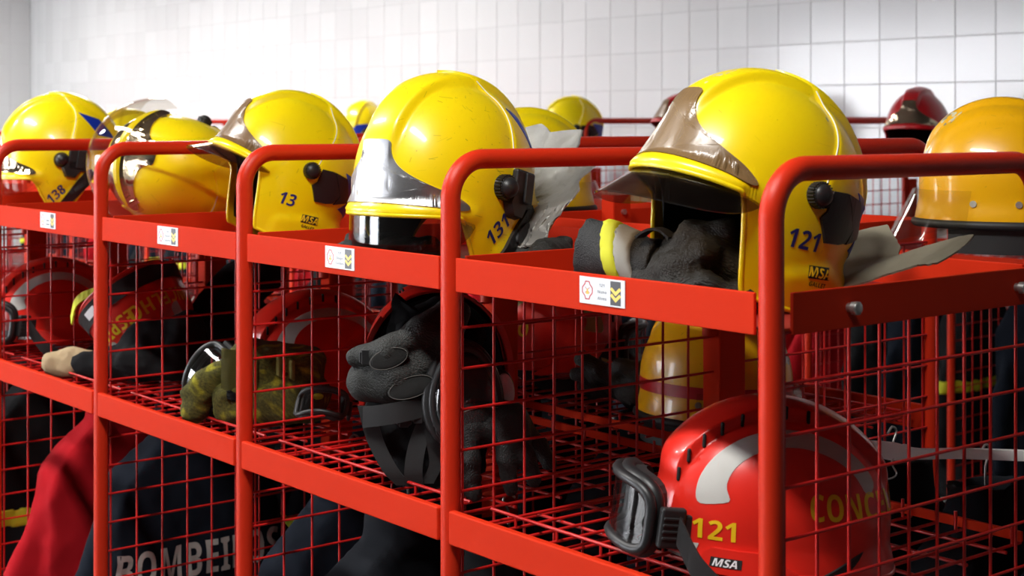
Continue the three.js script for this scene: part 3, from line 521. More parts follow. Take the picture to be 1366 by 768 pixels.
function f2({ label, number, pos, yaw = 0, pitch = 0, roll = 0, quat, shell = M.shellRed, stripe = M.stripe, word = true, group, strap }) {
  const g = thing('rescue_helmet', label, 'helmet', pos, group); g.rotation.set(pitch * D2R, yaw * D2R, roll * D2R); if (quat) g.quaternion.copy(quat);
  const s = mesh('shell', F2G.shell, shell, g); mesh('edge_bead', F2G.rim, shell, s); mesh('liner', F2G.liner, M.liner, g);
  for (let i = 0; i < 2; i++) { mesh('reflective_stripe', F2G.stripe[i], stripe, g); mesh('side_trim', F2G.trim[i], shell, g); mesh('reflective_patch', F2G.lowStripe[i], stripe, g); }
  for (const m of F2G.slotAt) { const v = mesh('vent_slot', F2G.slot, M.liner, s); v.applyMatrix4(m); }
  if (word) for (const w of F2G.word) mesh('lettering', w, M.yellowInk, g);
  const l = mesh('maker_label', F2G.logo, M.blackInk, g); mesh('label_text', F2G.logoText, M.paper, l);
  if (strap) { const e = mesh('elastic_strap', grid(90, 3, (u, v) => F2.pt(lerp(80, 280, u) * D2R, lerp(-0.046, -0.008, v), 0.004)), M.webbing, g); mesh('strap_label', grid(8, 1, (u, v) => F2.pt(lerp(206, 222, u) * D2R, lerp(-0.036, -0.018, v), 0.0055)), M.paper, e); }
  if (number) laidText(F2, number, 0.0235, 45, -0.002, 2, M.yellowInk, 'number', g);
  return g;
}
// goggles: local frame as the helmet's, worn in front of it; wrapped lens, thick rubber frame, side clips and strap
const GOG = (() => {
  const R = 0.098, at = (p, q, l) => { const a = p / R; return V(Math.sin(a) * (R + l), q, Math.cos(a) * (R + l) * 0.9); };
  const outline = (w, h, n = 40) => Array.from({ length: n }, (_, i) => { const t = i / n * 2 * PI, c = Math.cos(t), s = Math.sin(t), k = 1 / Math.pow(Math.abs(c) ** 4 + Math.abs(s) ** 4, 0.25); return [c * k * w, s * k * h - 0.012 * (1 - c * c * k * k) * (s < 0 ? -1 : 0)]; });
  const o = outline(0.088, 0.045), fr = merged([sweep(o.map(([p, q]) => at(p, q, 0)), 0.0075, 120, 8, true), sweep(o.map(([p, q]) => at(p * 1.02, q * 1.04, -0.014)), 0.010, 120, 8, true), grid(80, 1, (u, v) => { const [p, q] = o[Math.round(u * 40) % 40]; return at(p * (1 + 0.05 * v), q * (1 + 0.1 * v), -0.03 * v); })]);
  const foam = grid(80, 4, (u, v) => { const [p, q] = o[Math.round(u * 40) % 40]; return at(p * (1.03 + 0.04 * v), q * (1.08 + 0.06 * v), -0.012 - 0.028 * v); });
  const lens = bend(new THREE.Shape(o.map(([p, q]) => new THREE.Vector2(p * 0.97, q * 0.94))), at, 0.002, 0.02);
  const clip = [1, -1].map((s) => { const q = at(s * 0.104, 0, -0.006), b = merged([box(0.012, 0.05, 0.034, 0, 0, 0, 0.004), ...[-0.012, -0.004, 0.004, 0.012].map((y) => box(0.015, 0.004, 0.026, 0, y, 0.001, 0.0015)), box(0.008, 0.034, 0.02, 0, 0, -0.026, 0.003)]); b.rotateY(s * 0.25); b.translate(q.x, q.y, q.z - 0.012); return b; });
  return { fr, foam, lens, clip };
})();
function goggles({ label, pos, yaw = 0, pitch = 0, roll = 0, scale = 1, strap, group, lens = M.darkGlass }) {
  const g = thing('goggles', label, 'goggles', pos, group); g.rotation.set(pitch * D2R, yaw * D2R, roll * D2R);
  mesh('frame', GOG.fr, M.black, g); mesh('foam_seal', GOG.foam, M.rubber, g); mesh('lens', GOG.lens, lens, g); for (const c of GOG.clip) mesh('strap_clip', c, M.rubber, g);
  if (strap) mesh('strap', strap, M.webbing, g);
  if (scale !== 1) g.scale.setScalar(scale);
  return g;
}
function strapRound(back, drop, w = 0.034) {   // elastic strap from clip to clip behind the helmet
  const pts = [V(0.088, 0, 0.02), V(0.110, drop - 0.045, -0.012), V(0.124, drop - 0.075, -0.07), V(0.122, drop - 0.05, -back * 0.6), V(0.085, drop - 0.012, -back * 0.9), V(0, drop, -back)];
  const all = [...pts, ...pts.slice(0, -1).reverse().map((p) => V(-p.x, p.y, p.z))], c = new THREE.CatmullRomCurve3(all, false, 'centripetal');
  return sheet(120, 3, (u, v) => { const p = c.getPoint(u); return p.add(V(0, (v - 0.5) * w, 0)); }, 0.003, 10);
}
f2({ label: 'red rescue helmet numbered 121 with grey reflective arcs and yellow lettering', number: '121', pos: [-0.172, 1.09, -0.185], yaw: -33, pitch: -4 });
goggles({ label: 'black goggles strapped round red helmet 121', pos: [-0.232, 1.152, -0.094], yaw: -35, pitch: -8, scale: 1.0, strap: strapRound(0.235, 0.0) });
// ------------------------------------------------------------------ cloth, gloves, gear
const SCREEN = 51;   // yaw of things that lie square to the aisle diagonal
// jackets hang with their shoulders across the locker, back towards +X
function jacketField(s, o = {}) {
  const L = 0.78, hwid = o.w ?? 0.17, slv = o.sleeve ?? 0.06;
  return (x, y, z) => {
    const dg = z * 0.8 + y * 0.6, fold = 0.010 * noise(z * 9 + s, y * 2.6, s * 3.1) * ss(0.72, 0.5, y) + 0.012 * Math.abs(noise(dg * 14 + s, (y * 0.8 - z * 0.6) * 5 + s, x * 6)) - 0.004 + 0.005 * noise(z * 26, y * 14 + s, x * 12) + 0.003 * noise(z * 48, y * 40, x * 40 + s);
    const sh = ss(L, L - 0.16, y), hw = lerp(0.035, hwid + 0.03 * ss(0.6, 0, y), Math.sqrt(sh)), ht = 0.034 + 0.018 * sh;
    const bx = Math.max(Math.abs(x) - ht, 0), bz = Math.max(Math.abs(z) - hw, 0), by = Math.max(y - L, -y, 0);
    let d = Math.hypot(bx, bz, by) - 0.014; if (bx + bz + by === 0) d = -0.014 - Math.min(ht - Math.abs(x), hw - Math.abs(z));
    for (const k of [-1, 1]) d = smin(d, chain([x * 1.5, y, z], [[0, L - 0.13, k * (hwid - 0.04), 0.045], [-0.006 * k, L - 0.36, k * (hwid + slv), 0.05], [-0.02, 0.16, k * (hwid + slv * 1.2), 0.046]], 0.03) * 0.8, 0.04);
    const rc = Math.hypot(x, z * 0.8), col = Math.max(Math.abs(rc - 0.052) - 0.008, Math.abs(y - L - 0.012) - 0.034 + 0.008 * Math.cos(Math.atan2(z, x)));
    d = smin(d, col, 0.015);
    return d + fold;
  };
}
const JK = [0, 1, 2].map((i) => { const f = jacketField(i * 4.7 + 1.3, { w: [0.18, 0.165, 0.175][i], sleeve: [0.055, 0.045, 0.05][i] }); return { f, body: sdf(f, [-0.13, -0.02, -0.32], [0.13, 0.85, 0.32], 0.0125) }; });
const bandOf = (f, y0, y1, lift = 0.003, c = 0.010) => sdf((x, y, z) => Math.max(f(x, y, z) - lift, Math.abs(y - (y0 + y1) / 2) - (y1 - y0) / 2), [-0.14, y0 - 0.02, -0.33], [0.14, y1 + 0.02, 0.33], c);
for (const j of JK) { j.chest = bandOf(j.f, 0.40, 0.45); j.hem = bandOf(j.f, 0.1, 0.15); }
const hookGeo = sweep([V(0, 0.80, 0), V(0, 0.85, 0), V(0, 0.875, 0.012), V(0, 0.885, 0.0), V(0, 0.875, -0.014)], 0.0022, 20, 6);
const surfX = (f, y, z) => { let x = 0.14; for (let i = 0; i < 80 && x > 0.03; i++) { const d = f(x, y, z); if (d < 0.0006) break; x -= Math.max(0.0008, d * 0.6); } return x; };
function jacket({ label, kind = 0, mat, pos, yaw = 0, band, bandMat = M.hiviz, group, band2, word }) {
  const g = thing('jacket', label, 'jacket', pos, group); g.rotation.y = yaw * D2R; const J = JK[kind];
  const b = mesh('body', J.body, mat, g); mesh('hanging_hook', hookGeo, M.zinc, g);
  if (band) mesh('reflective_band', J.chest, bandMat, g);
  if (band2) mesh('reflective_band', J.hem, M.greyTape, g);
  if (word) tag(mesh('lettering', bend(letters(word[0], word[1]), (p, q, l) => { const z = -p * 0.68 + word[3], y = word[2] + q; return V(surfX(J.f, y, z) + l, y, z); }, 0.0016, 0.03), M.stripe, g), 'grey reflective capital letters');
  return g;
}
const JY = 0.185;
jacket({ label: 'dark navy jacket lettered BOMBEIROS across the back', kind: 0, mat: M.navyCloth, pos: [-1.99, JY, -0.29], word: ['BOMBEIROS', 0.074, 0.497, 0.0] });
jacket({ label: 'bright red jacket hanging beside the lettered navy jacket', kind: 1, mat: M.redCloth, pos: [-2.29, JY - 0.01, -0.26], yaw: -8 });
jacket({ label: 'black turnout coat with a lime yellow chest band', kind: 2, mat: M.blackCloth, pos: [-2.72, JY + 0.03, -0.27], band: true, band2: true });
jacket({ label: 'black coat in the locker past the lime banded coat', kind: 0, mat: M.blackCloth, pos: [-3.25, JY, -0.28] });
jacket({ label: 'navy jacket with a grey reflective band under the folded olive trousers', kind: 2, mat: M.navyCloth, pos: [-1.36, JY - 0.03, -0.33], yaw: 5, band: true, bandMat: M.stripe });
jacket({ label: 'dark grey jacket under the bundle of black trousers', kind: 1, mat: M.greyCloth, pos: [-1.02, JY - 0.02, -0.22], yaw: -6, band: true, bandMat: M.stripe });
jacket({ label: 'black coat under the hanging leather glove', kind: 2, mat: M.blackCloth, pos: [-0.84, JY - 0.04, -0.3], yaw: 4 });
const back2 = []; for (let n = 0; n < 7; n++) for (let j = 0; j < 3; j++) back2.push([-(n * W + 0.115 + 0.185 * j), [M.navyCloth, M.blackCloth, M.greyCloth][(n + j * 2) % 3], (n + j) % 3]);
back2.forEach(([x, m, k], i) => jacket({ label: i % 2 ? 'black coat hanging in the second locker row' : 'dark coat with a lime band in the second locker row', kind: k, mat: m, pos: [x, JY + 0.055, -0.868], yaw: 180 + rr(-3, 3), band: i % 2 === 0, band2: i % 2 === 0, group: i % 2 ? 'plain coats of the second row' : 'banded coats of the second row' }));
const farM = [M.navyCloth, M.redCloth, M.blackCloth, M.greyCloth, M.redCloth, M.navyCloth];
const farN = ['navy', 'red', 'black', 'charcoal', 'red', 'navy'];
for (let k = 0; k < 15; k++) for (let j = 0; j < 3; j++) { const c = (k * 2 + j * 3 + (k > 9 ? 1 : 0)) % 6; jacket({ label: `${farN[c]} jacket ${(k + j) % 5 === 1 ? 'with a lime band ' : ''}hanging in the lockers along the tiled wall`, kind: (k + j) % 3, mat: farM[c], pos: [FX(k) - 0.12 - j * 0.22, 0.15 + FY, FZ - 0.34], yaw: rr(-10, 10), band: (k + j) % 5 === 1, group: `${(k + j) % 5 === 1 ? 'banded' : 'plain'} ${farN[c]} jackets along the tiled wall` }); }

// gloves: joints in metres, [x, y, z, radius]; the seams follow the fingers
function gloveGeo(fingers, palm, k = 0.014, c = 0.006, amp = 0.003) {
  const lo = [9, 9, 9], hi = [-9, -9, -9]; for (const J of [...fingers, palm]) for (const q of J) for (let i = 0; i < 3; i++) { lo[i] = Math.min(lo[i], q[i] - q[3] - 0.02); hi[i] = Math.max(hi[i], q[i] + q[3] + 0.02); }
  return sdf((x, y, z) => { let d = chain([x, y, z], palm, 0.03); for (const F of fingers) d = smin(d, chain([x, y, z], F, 0.008), k); return d + amp * noise(x * 40, y * 40, z * 40) + amp * 0.8 * noise(x * 90, y * 90, z * 90); }, lo, hi, c);
}
// hanging leather glove in the second bay: fingers down
{
  const g = thing('leather_glove', 'black leather glove standing fingers down on the wire shelf', 'glove', [-0.675, 1.083, -0.125]); g.rotation.y = (SCREEN + 12) * D2R;
  const f = [[-0.052, 0.012, 0.000], [-0.028, 0.008, 0.006], [0.022, 0.014, 0.012], [0.052, 0.026, 0.004]].map(([x, y, z], i) => [[x * 0.9, 0.105, z - 0.01, 0.0145], [x + 0.002 * i, 0.06, z + 0.006, 0.0135], [x + 0.006 * i, y, z + 0.004, 0.0125]]);
  mesh('glove_body', gloveGeo([...f, [[0.055, 0.1, -0.03, 0.016], [0.085, 0.07, -0.02, 0.014], [0.1, 0.045, -0.015, 0.013]]], [[-0.045, 0.108, -0.02, 0.026], [0.04, 0.106, -0.02, 0.026], [-0.03, 0.115, -0.07, 0.03], [-0.05, 0.11, -0.13, 0.034]], 0.014, 0.005), M.leather, g);
  const st = [[-0.06, 0.118, 0.0], [-0.03, 0.131, -0.005], [0.0, 0.134, -0.01], [0.03, 0.131, -0.005], [0.058, 0.115, 0.0]].map((p) => V(...p)); tag(mesh('stitching', sweep(st, 0.0009, 40, 5), M.greyTape, g), 'pale worn stitching');
}
// a pair of work gloves in the second row
{
  const mk = (label, pos, yaw, up) => {
    const g = thing('leather_glove', label, 'glove', pos); g.rotation.y = yaw * D2R;
    const f = [[0.026, 0.045], [0.006, 0.02], [-0.014, 0.0], [-0.034, -0.012]].map(([z, y], i) => [[-0.02, 0.045 + y * 0.4, z, 0.017], [-0.07, 0.05 + y * up, z * 1.2, 0.0165], [-0.115 + 0.012 * Math.abs(i - 1), 0.046 + y * up * 1.6, z * 1.35, 0.0145]]);
    mesh('glove_body', gloveGeo([...f, [[0.03, 0.06, 0.03, 0.02], [0.01, 0.09, 0.045, 0.018], [-0.03, 0.1, 0.05, 0.015]]], [[-0.01, 0.045, -0.02, 0.03], [0.0, 0.05, 0.02, 0.03], [0.07, 0.05, 0, 0.036], [0.14, 0.052, 0, 0.045]], 0.014, 0.006, 0.004), M.leatherSoft, g); return g;
  };
  mk('charcoal work glove lying open with spread fingers', [-0.98, 1.09, -0.73], SCREEN - 8, 0.9);
  mk('charcoal work glove lying underneath the open one', [-0.93, 1.088, -0.83], SCREEN + 10, 0.3);
}
// the glove and hood stuffed into helmet 121
{
  const g = thing('fire_glove', 'black fire glove with a yellow and silver cuff band tucked under helmet 121', 'glove', [-0.268, 1.42, -0.092]); g.rotation.y = 10 * D2R;
  const cuff = (x, y, z) => {   // a leather gauntlet lying on its side, wide open end towards -x
    const t = clamp((x + 0.14) / 0.12), yc = lerp(0.066, 0.044, t), ry = lerp(0.046, 0.036, t), rz = lerp(0.022, 0.032, t), q = Math.hypot((y - yc) / ry, z / rz), d = (q - 1) * 0.028;
    return Math.max(d, -(x + 0.13) + 0.25 * (y - 0.07) + 3 * (y - 0.07) ** 2, x) + 0.004 * noise(x * 22, y * 22, z * 22);
  };
  mesh('cuff', sdf(cuff, [-0.18, -0.02, -0.06], [0.02, 0.14, 0.06], 0.0045), M.leather, g);
  const slab = (a, b) => sdf((x, y, z) => Math.max(cuff(x, y, z) - 0.003, Math.abs(x - (a + b) / 2 + (y - 0.04) * 0.25) - (b - a) / 2), [-0.13, -0.02, -0.07], [0.03, 0.12, 0.07], 0.004);
  mesh('yellow_band', slab(-0.072, -0.05), M.hiviz, g); mesh('silver_band', slab(-0.05, -0.024), M.greyTape, g);
  const f = [[[0.0, 0.03, 0.01, 0.022], [0.045, 0.05, 0.03, 0.021], [0.09, 0.07, 0.03, 0.018]], [[0.0, 0.02, 0.02, 0.02], [0.05, 0.02, 0.04, 0.02], [0.1, 0.035, 0.045, 0.017]], [[0.02, 0.06, -0.01, 0.024], [0.06, 0.085, 0.01, 0.022], [0.10, 0.095, 0.0, 0.018]], [[0.04, 0.01, 0.02, 0.02], [0.09, 0.01, 0.03, 0.02], [0.14, 0.02, 0.02, 0.02]]];
  mesh('hand', gloveGeo(f, [[-0.01, 0.035, 0, 0.032], [0.05, 0.05, -0.02, 0.042], [0.1, 0.05, -0.03, 0.045]], 0.012, 0.006, 0.004), M.leatherSoft, g);
  mesh('cuff_strap', sheet(20, 2, (u, v) => V(lerp(-0.02, 0.03, u), 0.082 + 0.012 * Math.sin(u * 3), lerp(0.028, 0.008, v)), 0.003), M.webbing, g);
}
// gloves under helmet 131
{
  const mk = (label, pos, yaw, len) => {
    const g = thing('fire_glove', label, 'glove', pos); g.rotation.y = yaw * D2R;
    const f = [-0.034, -0.012, 0.01, 0.032].map((z, i) => [[0, 0.02, z, 0.014], [len * 0.5, 0.028 + 0.006 * (i % 2), z * 1.1, 0.0135], [len, 0.016, z * 1.2, 0.012]]);
    mesh('glove_body', gloveGeo(f, [[-0.02, 0.022, 0, 0.022], [-0.02, 0.022, 0.02, 0.02], [-0.09, 0.026, 0, 0.026]], 0.012, 0.005), M.leatherSoft, g); return g;
  };
  mk('black leather glove crumpled under the visor of helmet 131', [-0.90, 1.42, -0.085], 200, 0.08);
  mk('black leather glove with tan pile showing beside helmet 131', [-1.0, 1.42, -0.14], 150, 0.08);
  mk('dark glove poking out behind the chin clip of helmet 131', [-0.715, 1.42, -0.27], 141, 0.07);
}
// bundle of black trousers with knee pads, braces and buckles
{
  const S = 0.00116, g = thing('turnout_trousers', 'bundle of black turnout trousers with leather knee pads and webbing braces', 'trousers', [-0.83, 1.083, -0.085]); g.rotation.y = SCREEN * D2R;
  const P = (x, y, z, r) => [x * S, y * S, z * S, r * S];
  const A = [P(-66, 176, 36, 13), P(-20, 186, 52, 17), P(24, 214, 44, 17), P(58, 238, 18, 15)], B = [P(-50, 142, 22, 30), P(-6, 152, 30, 37), P(34, 182, 24, 31)], C = [P(2, 205, -10, 24), P(40, 215, -20, 30), P(80, 200, -20, 26)], A2 = [P(26, 168, 48, 15), P(56, 206, 36, 20), P(70, 232, 18, 17)];
  const D = [P(-18, 70, 0, 36), P(40, 74, -6, 44), P(72, 46, -10, 38)], E = [P(-6, 22, 4, 20), P(40, 24, 4, 24), P(84, 24, 0, 20)], F = [P(-30, 92, 0, 30), P(30, 110, -10, 40)];
  mesh('waist_roll', sdf((x, y, z) => { const p = [x, y, z]; let d = chain(p, B, 0.02); d = smin(d, chain(p, A, 0.02), 0.005); d = smin(d, chain(p, A2, 0.015), 0.005); return d + 0.0035 * Math.abs(noise(x * 22 + y * 20, y * 12 - x * 12, z * 18)) + 0.002 * noise(x * 50, y * 50, z * 50) - 0.001; }, [-0.13, 0.08, -0.06], [0.13, 0.31, 0.11], 0.0042), M.leatherSoft, g);
  mesh('belt', sheet(30, 2, (u, v) => V(lerp(-0.062, 0.04, u), lerp(0.098, 0.13, v) + 0.02 * u, 0.058 + 0.016 * Math.sin(u * 3)), 0.004, 8), M.webbing, g);
  mesh('legs', sdf((x, y, z) => { const p = [x, y, z]; let d = chain(p, D, 0.02); d = smin(d, chain(p, E, 0.02), 0.012); d = smin(d, chain(p, F, 0.02), 0.012); d = smin(d, chain(p, C, 0.02), 0.02); return d + 0.012 * Math.abs(noise(x * 22, y * 26, z * 22)) - 0.004 + 0.003 * noise(x * 55, y * 55, z * 55); }, [-0.11, -0.02, -0.1], [0.16, 0.31, 0.09], 0.006), M.blackCloth, g);
  mesh('bib', sheet(18, 18, (u, v) => V(lerp(-0.036 + 0.018 * v, 0.095 - 0.03 * v, u), lerp(0.2, lerp(0.298, 0.24, u), v), 0.0 + 0.016 * Math.sin(u * 3) - 0.012 * v + 0.004 * noise(u * 6, v * 6, 3)), 0.008), M.blackCloth, g);
  for (const [x, y, z, a, w, h] of [[-0.022, 0.208, 0.079, 0.32, 0.032, 0.016], [0.012, 0.164, 0.077, 0.32, 0.038, 0.017]]) { const p = mesh('knee_pad', new THREE.SphereGeometry(1, 28, 16).scale(w, h, 0.006), M.leatherSoft, g); p.position.set(x, y, z); p.rotation.z = a; mesh('stitching', sweep(Array.from({ length: 24 }, (_, i) => V(Math.cos(i / 12 * PI) * w * 0.93, Math.sin(i / 12 * PI) * h * 0.93, 0.0045)), 0.0006, 60, 4, true), M.thread, p); }
  const strap = (pts, w, name = 'brace') => mesh(name, sheet(40, 2, (u, v) => { const p = new THREE.CatmullRomCurve3(pts.map((q) => V(...q))).getPoint(u); return p.add(V((v - 0.5) * w, 0, 0)); }, 0.003, 8), M.webbing, g);
  strap([[-0.06, 0.13, 0.05], [-0.045, 0.075, 0.05], [-0.02, 0.03, 0.055], [0.0, 0.008, 0.05]], 0.026); strap([[0.035, 0.11, 0.045], [0.02, 0.07, 0.055], [0.014, 0.03, 0.058], [0.016, 0.006, 0.05]], 0.028); strap([[0.05, 0.14, 0.05], [0.042, 0.09, 0.055], [0.048, 0.04, 0.05], [0.035, 0.01, 0.05]], 0.02);
  for (const [x, y] of [[-0.058, 0.208], [0.0, 0.112], [0.022, 0.118]]) mesh('buckle', merged([box(0.022, 0.018, 0.006, 0, 0, 0, 0.002), box(0.014, 0.024, 0.004, 0, 0, 0.002, 0.0015)]), M.black, g).position.set(x, y, 0.066);
}
// breathing mask beside it, and the red helmet turned on edge behind
const CR = V(0.6294, 0, -0.7771), CV = V(0.7771, 0, 0.6294);   // across and along the diagonal of the aisle
const axes = (y, z) => { const Y = y.clone().normalize(), X = Y.clone().cross(z).normalize(), Z = X.clone().cross(Y); return new THREE.Quaternion().setFromRotationMatrix(new THREE.Matrix4().makeBasis(X, Y, Z)); };
f2({ label: 'red rescue helmet turned on edge, its dark inside showing beside the black trousers', pos: [-0.87, 1.22, -0.175], quat: axes(CV.clone().negate().add(CR.clone().multiplyScalar(-0.2)).add(V(0, 0.15, 0)), V(0, 1, 0)) });
{
  const g = thing('breathing_mask', 'black breathing mask with a clear oval lens', 'face mask', [-0.722, 1.142, -0.115]); g.rotation.set(-8 * D2R, (SCREEN + 14) * D2R, 0);
  const R = 0.07, oval = (t, k, d) => V(Math.cos(t) * 0.052 * k, 0.085 + Math.sin(t) * 0.07 * k - 0.006 * Math.cos(2 * t), 0.03 - d);
  mesh('lens', grid(40, 10, (u, v) => { const t = u * 2 * PI, k = Math.sin(v * PI / 2); return oval(t, k * 0.98, -0.03 * Math.cos(v * PI / 2)); }), M.grey, g);
  mesh('frame', merged([sweep(Array.from({ length: 40 }, (_, i) => oval(i / 20 * PI, 1, 0)), 0.006, 120, 8, true), sweep(Array.from({ length: 40 }, (_, i) => oval(i / 20 * PI, 1.08, 0.02)), 0.009, 120, 8, true)]), M.black, g);
  mesh('face_seal', sdf((x, y, z) => Math.max(Math.hypot(x / 0.056, (y - 0.08) / 0.076, (z - 0.02) / 0.075) * 0.056 - 0.056, z - 0.022) + 0.002 * noise(x * 40, y * 40, z * 40), [-0.08, -0.02, -0.08], [0.08, 0.18, 0.05], 0.006), M.rubber, g);
  mesh('valve', new THREE.CylinderGeometry(0.015, 0.02, 0.02, 24).rotateX(PI / 2 - 0.1).translate(0, 0.022, 0.036), M.black, g);
}
{
  const g = thing('helmet_lamp', 'small lamp with white diodes clipped inside the upturned helmet', 'lamp', [-0.725, 1.232, -0.195]); g.rotation.y = (SCREEN + 10) * D2R; g.rotation.z = 0.15;
  mesh('lamp_body', new THREE.SphereGeometry(1, 24, 14).scale(0.019, 0.032, 0.016), M.black, g); mesh('lamp_lens', new THREE.SphereGeometry(1, 20, 12).scale(0.014, 0.027, 0.009).translate(0.003, 0, 0.011), M.paper, g);
}
// olive trousers folded on the third shelf
{
  const g = thing('folded_trousers', 'faded olive canvas trousers folded on the wire shelf', 'trousers', [-1.375, 1.083, -0.125]); g.rotation.y = (SCREEN - 2) * D2R;
  const fold = (x, y, z) => 0.006 * noise(x * 16, y * 22, z * 16) + 0.003 * noise(x * 50, y * 50, z * 50);
  mesh('cloth', sdf((x, y, z) => { const p = [x, y, z], l = rbox(p, [0.02, 0.045, -0.03], [0.105, 0.042, 0.07], 0.03), u = rbox([x, y + 0.12 * (x - 0.05), z], [0.03, 0.108, -0.035], [0.088, 0.036, 0.06], 0.028); return smin(l, u, 0.012) + fold(x, y, z); }, [-0.13, -0.02, -0.13], [0.16, 0.19, 0.08], 0.006), M.olive, g);
  const flap = (x0, x1, y0, y1, z, name, m) => mesh(name, sheet(14, 10, (u, v) => V(lerp(x0, x1, u), lerp(y1, y0, v) - 0.01 * u, z + 0.004 * Math.sin(u * 9) + 0.003 * noise(u * 5, v * 5, 1)), 0.005), m, g);
  flap(-0.062, 0.006, 0.06, 0.15, 0.034, 'pocket_flap', M.olive); flap(-0.05, -0.008, 0.058, 0.072, 0.042, 'hook_tape', M.blackCloth); flap(0.04, 0.076, 0.1, 0.135, 0.031, 'faded_patch', M.fadedOlive);
  mesh('cuff_fold', sdf((x, y, z) => { const p = [x, y, z]; return smin(chain(p, [[-0.12, 0.03, 0, 0.028], [-0.1, 0.07, 0.0, 0.026], [-0.07, 0.1, 0, 0.022]], 0.02), chain(p, [[-0.135, 0.06, 0.01, 0.014], [-0.1, 0.085, 0.016, 0.014]], 0.01), 0.01) + fold(x, y, z); }, [-0.18, -0.02, -0.06], [-0.02, 0.15, 0.07], 0.006), M.olive, g);
  tag(mesh('zip_pull', new THREE.SphereGeometry(1, 14, 10).scale(0.011, 0.006, 0.006), M.hiviz, g), 'yellow zip pull').position.set(0.118, 0.06, 0.03);
}
goggles({ label: 'clear goggles leaning against the olive trousers', pos: [-1.475, 1.15, -0.12], yaw: SCREEN - 45, pitch: -14, roll: 70, scale: 0.85, lens: M.grey });
goggles({ label: 'grey goggles lying flat in front of the olive trousers', pos: [-1.24, 1.115, -0.19], yaw: SCREEN - 8, pitch: -38, scale: 0.6, lens: M.darkGlass });
f2({ label: 'red rescue helmet with grey stripes behind the folded olive trousers', pos: [-1.56, 1.095, -0.36], yaw: -8, word: false });
// fourth bay: upturned helmet, black clothes
f2({ label: 'upturned red rescue helmet showing its yellow lettering the wrong way up', pos: [-2.175, 1.262, -0.225], strap: true, quat: axes(CR.clone().multiplyScalar(0.62).add(V(0, -0.86, 0)).add(CV.clone().multiplyScalar(0.22)), CV.clone().multiplyScalar(-1).add(CR.clone().multiplyScalar(-0.25))) });
function heap(label, pos, yaw, blobs, mat, amp = 0.010, name = 'cloth_heap', cat = 'clothing', c = 0.0065) {
  const g = thing(name, label, cat, pos); g.rotation.y = yaw * D2R; const lo = [9, 9, 9], hi = [-9, -9, -9]; for (const J of blobs) for (const q of J) for (let i = 0; i < 3; i++) { lo[i] = Math.min(lo[i], q[i] - q[3] - 0.03); hi[i] = Math.max(hi[i], q[i] + q[3] + 0.03); }
  mesh('cloth', sdf((x, y, z) => { let d = 9; for (const J of blobs) d = smin(d, chain([x, y, z], J, 0.02), 0.02); const w = noise(x * 13, y * 13, z * 13 + pos[0]); d += amp * w + amp * 0.5 * Math.abs(noise(x * 26, y * 26, z * 26)) + amp * 0.25 * noise(x * 60, y * 60, z * 60); return Math.max(d, -y); }, lo, hi, 0.0065), mat, g); return g;
}
heap('crumpled black fleece in front of the upturned red helmet', [-1.975, 1.085, -0.17], SCREEN, [[[-0.12, 0.03, 0, 0.035], [0.0, 0.04, 0.01, 0.045], [0.1, 0.05, 0, 0.05]], [[0.0, 0.08, -0.02, 0.05], [0.09, 0.1, -0.02, 0.045], [0.13, 0.05, -0.03, 0.04]], [[-0.02, 0.05, 0.05, 0.03], [0.1, 0.03, 0.05, 0.03]]], M.blackCloth, 0.013);
heap('black hood stuffed behind the upturned red helmet', [-2.1, 1.1, -0.44], SCREEN, [[[-0.06, 0.05, 0, 0.06], [0.04, 0.16, 0, 0.06], [0.1, 0.2, 0, 0.05]], [[0.0, 0.06, 0, 0.07], [0.1, 0.06, 0, 0.06]]], M.blackCloth);
{ const g = thing('helmet_strap', 'yellow webbing strap on the rim of the upturned helmet', 'strap', [-2.13, 1.265, -0.15]); g.rotation.y = SCREEN * D2R;
  const c = new THREE.CatmullRomCurve3([V(-0.075, -0.055, 0.0), V(-0.06, -0.01, 0.01), V(-0.02, 0.012, 0.02), V(0.03, 0.022, 0.02), V(0.055, 0.024, 0.01)]);
  mesh('strap', sheet(40, 3, (u, v) => c.getPoint(u).add(V(0.004 * v, -0.018 * v, 0.008 * v + 0.0012 * Math.sin(u * 90))), 0.004), M.hiviz, g); }
// fifth bay
f2({ label: 'dusty red helmet with a broad grey stripe beside tan cloth', pos: [-2.62, 1.095, -0.23], yaw: -14, word: false });
goggles({ label: 'black goggles with a clear lens on the dusty red helmet', pos: [-2.55, 1.155, -0.11], yaw: 8, pitch: -6, scale: 1.05, strap: strapRound(0.24, 0), lens: M.darkGlass });
heap('crumpled tan cloth below the dusty red helmet', [-2.12, 1.085, -0.065], SCREEN, [[[-0.05, 0.03, 0, 0.035], [0.04, 0.03, 0.0, 0.035]], [[0, 0.05, -0.01, 0.03], [0.05, 0.04, 0, 0.03]]], M.tan, 0.014).scale.setScalar(0.8);
heap('black cloth under the goggled helmet', [-2.75, 1.085, -0.1], SCREEN, [[[-0.1, 0.03, 0, 0.035], [0.08, 0.03, 0.0, 0.04]]], M.blackCloth);
// second row shelf: red helmet seen from behind
f2({ label: 'red helmet with tan stripes in the second row, its yellow lettering half hidden', pos: [-1.36, 1.12, -0.85], yaw: 130, stripe: M.stripeGold });
goggles({ label: 'black goggles worn by the red helmet with tan stripes', pos: [-1.29, 1.17, -0.93], yaw: 130, scale: 1.0, strap: strapRound(0.24, 0) });
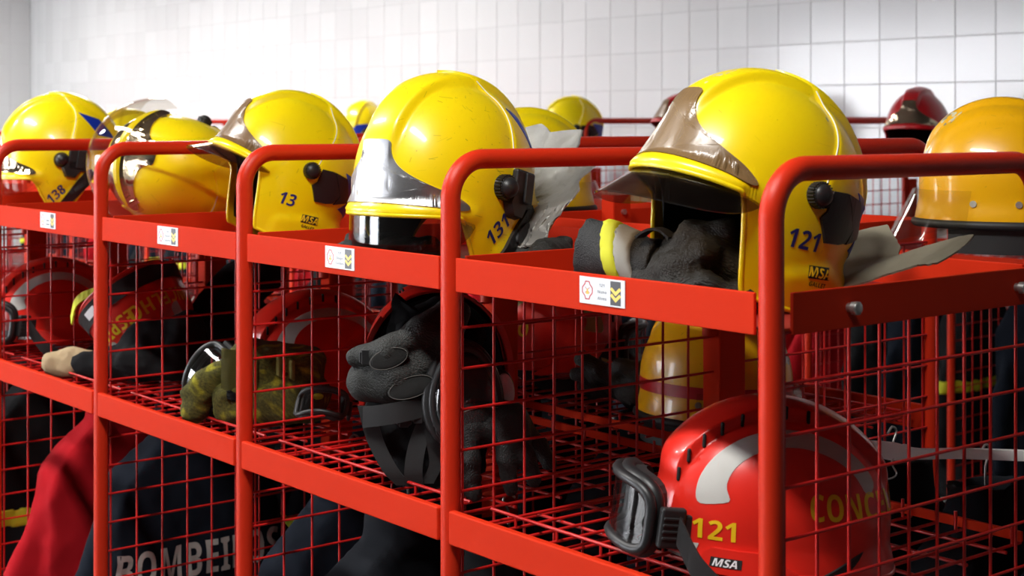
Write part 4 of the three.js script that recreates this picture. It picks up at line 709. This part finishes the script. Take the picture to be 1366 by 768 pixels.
// white plastic hanger lying on the second row shelf, its hook hanging through
{
  const g = thing('coat_hanger', 'white plastic coat hanger lying on the wire shelf with its hook down', 'hanger', [-0.40, 1.112, -0.79]); g.rotation.y = 22 * D2R;
  const bar = new THREE.CatmullRomCurve3([V(-0.235, 0.012, 0.0), V(-0.18, 0.004, 0.0), V(-0.09, 0.0, 0.0), V(-0.02, -0.004, 0), V(0.02, -0.004, 0), V(0.09, 0.004, 0), V(0.2, 0.012, 0)]);
  mesh('bar', merged([sheet(50, 2, (u, v) => bar.getPoint(u).add(V(0, (v - 0.5) * (0.016 + 0.012 * Math.exp(-(((u - 0.5) * 9) ** 2))), 0.006)), 0.012)]), M.whitePlastic, g);
  mesh('hook', sweep([V(0.0, 0.0, 0.012), V(-0.018, -0.02, 0.018), V(-0.01, -0.04, 0.02), V(-0.03, -0.05, 0.02), V(-0.065, -0.045, 0.02), V(-0.085, -0.025, 0.02)], 0.0016, 60, 6), M.zinc, g);
  mesh('hook_boss', new THREE.CylinderGeometry(0.009, 0.009, 0.014, 16).rotateX(PI / 2).translate(0, 0, 0.012), M.whitePlastic, g);
}
// ------------------------------------------------------------------ helmets further back
oldHelmet('yellow helmet with a lowered clear shield hidden behind the silver neck curtain', M.yellow, [-1.47, 1.452, -0.86], 150);
f1({ label: 'yellow helmet in the second row peeping out behind helmet 138', pos: [-3.55, 1.40, -0.86], yaw: 178, logo: false });
const farAt = (px, f) => { const r = (px - 683) / 2000 * f - 0.29, d = f - 1.676; return [-(r * -0.6294 + d * 0.7771), -(r * 0.7771 + d * 0.6294)]; };
function farHelmet(px, f, up, o) { const [x, z] = farAt(px, f); return f1({ pos: [x, 1.412 + FY + up, z], logo: false, ...o }); }
farHelmet(762, 7.3, 0.008, { label: 'yellow helmet with a broad blue side reflector against the tiled wall', yaw: -38, plate: M.steelPlate, group: 'blue marked helmets by the tiled wall' });
farHelmet(487, 8.8, 0.008, { label: 'yellow helmet with a broad blue side reflector against the tiled wall', yaw: -160, plate: M.steelPlate, group: 'blue marked helmets by the tiled wall' });
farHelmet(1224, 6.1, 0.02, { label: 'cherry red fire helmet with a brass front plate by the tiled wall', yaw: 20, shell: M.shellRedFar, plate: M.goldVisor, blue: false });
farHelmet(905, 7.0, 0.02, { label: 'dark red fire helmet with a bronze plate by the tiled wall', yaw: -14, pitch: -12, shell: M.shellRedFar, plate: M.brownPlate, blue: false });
scene.traverse((o) => { if (o.isMesh) { o.castShadow = o.receiveShadow = true; } });
renderer.render(scene, camera);
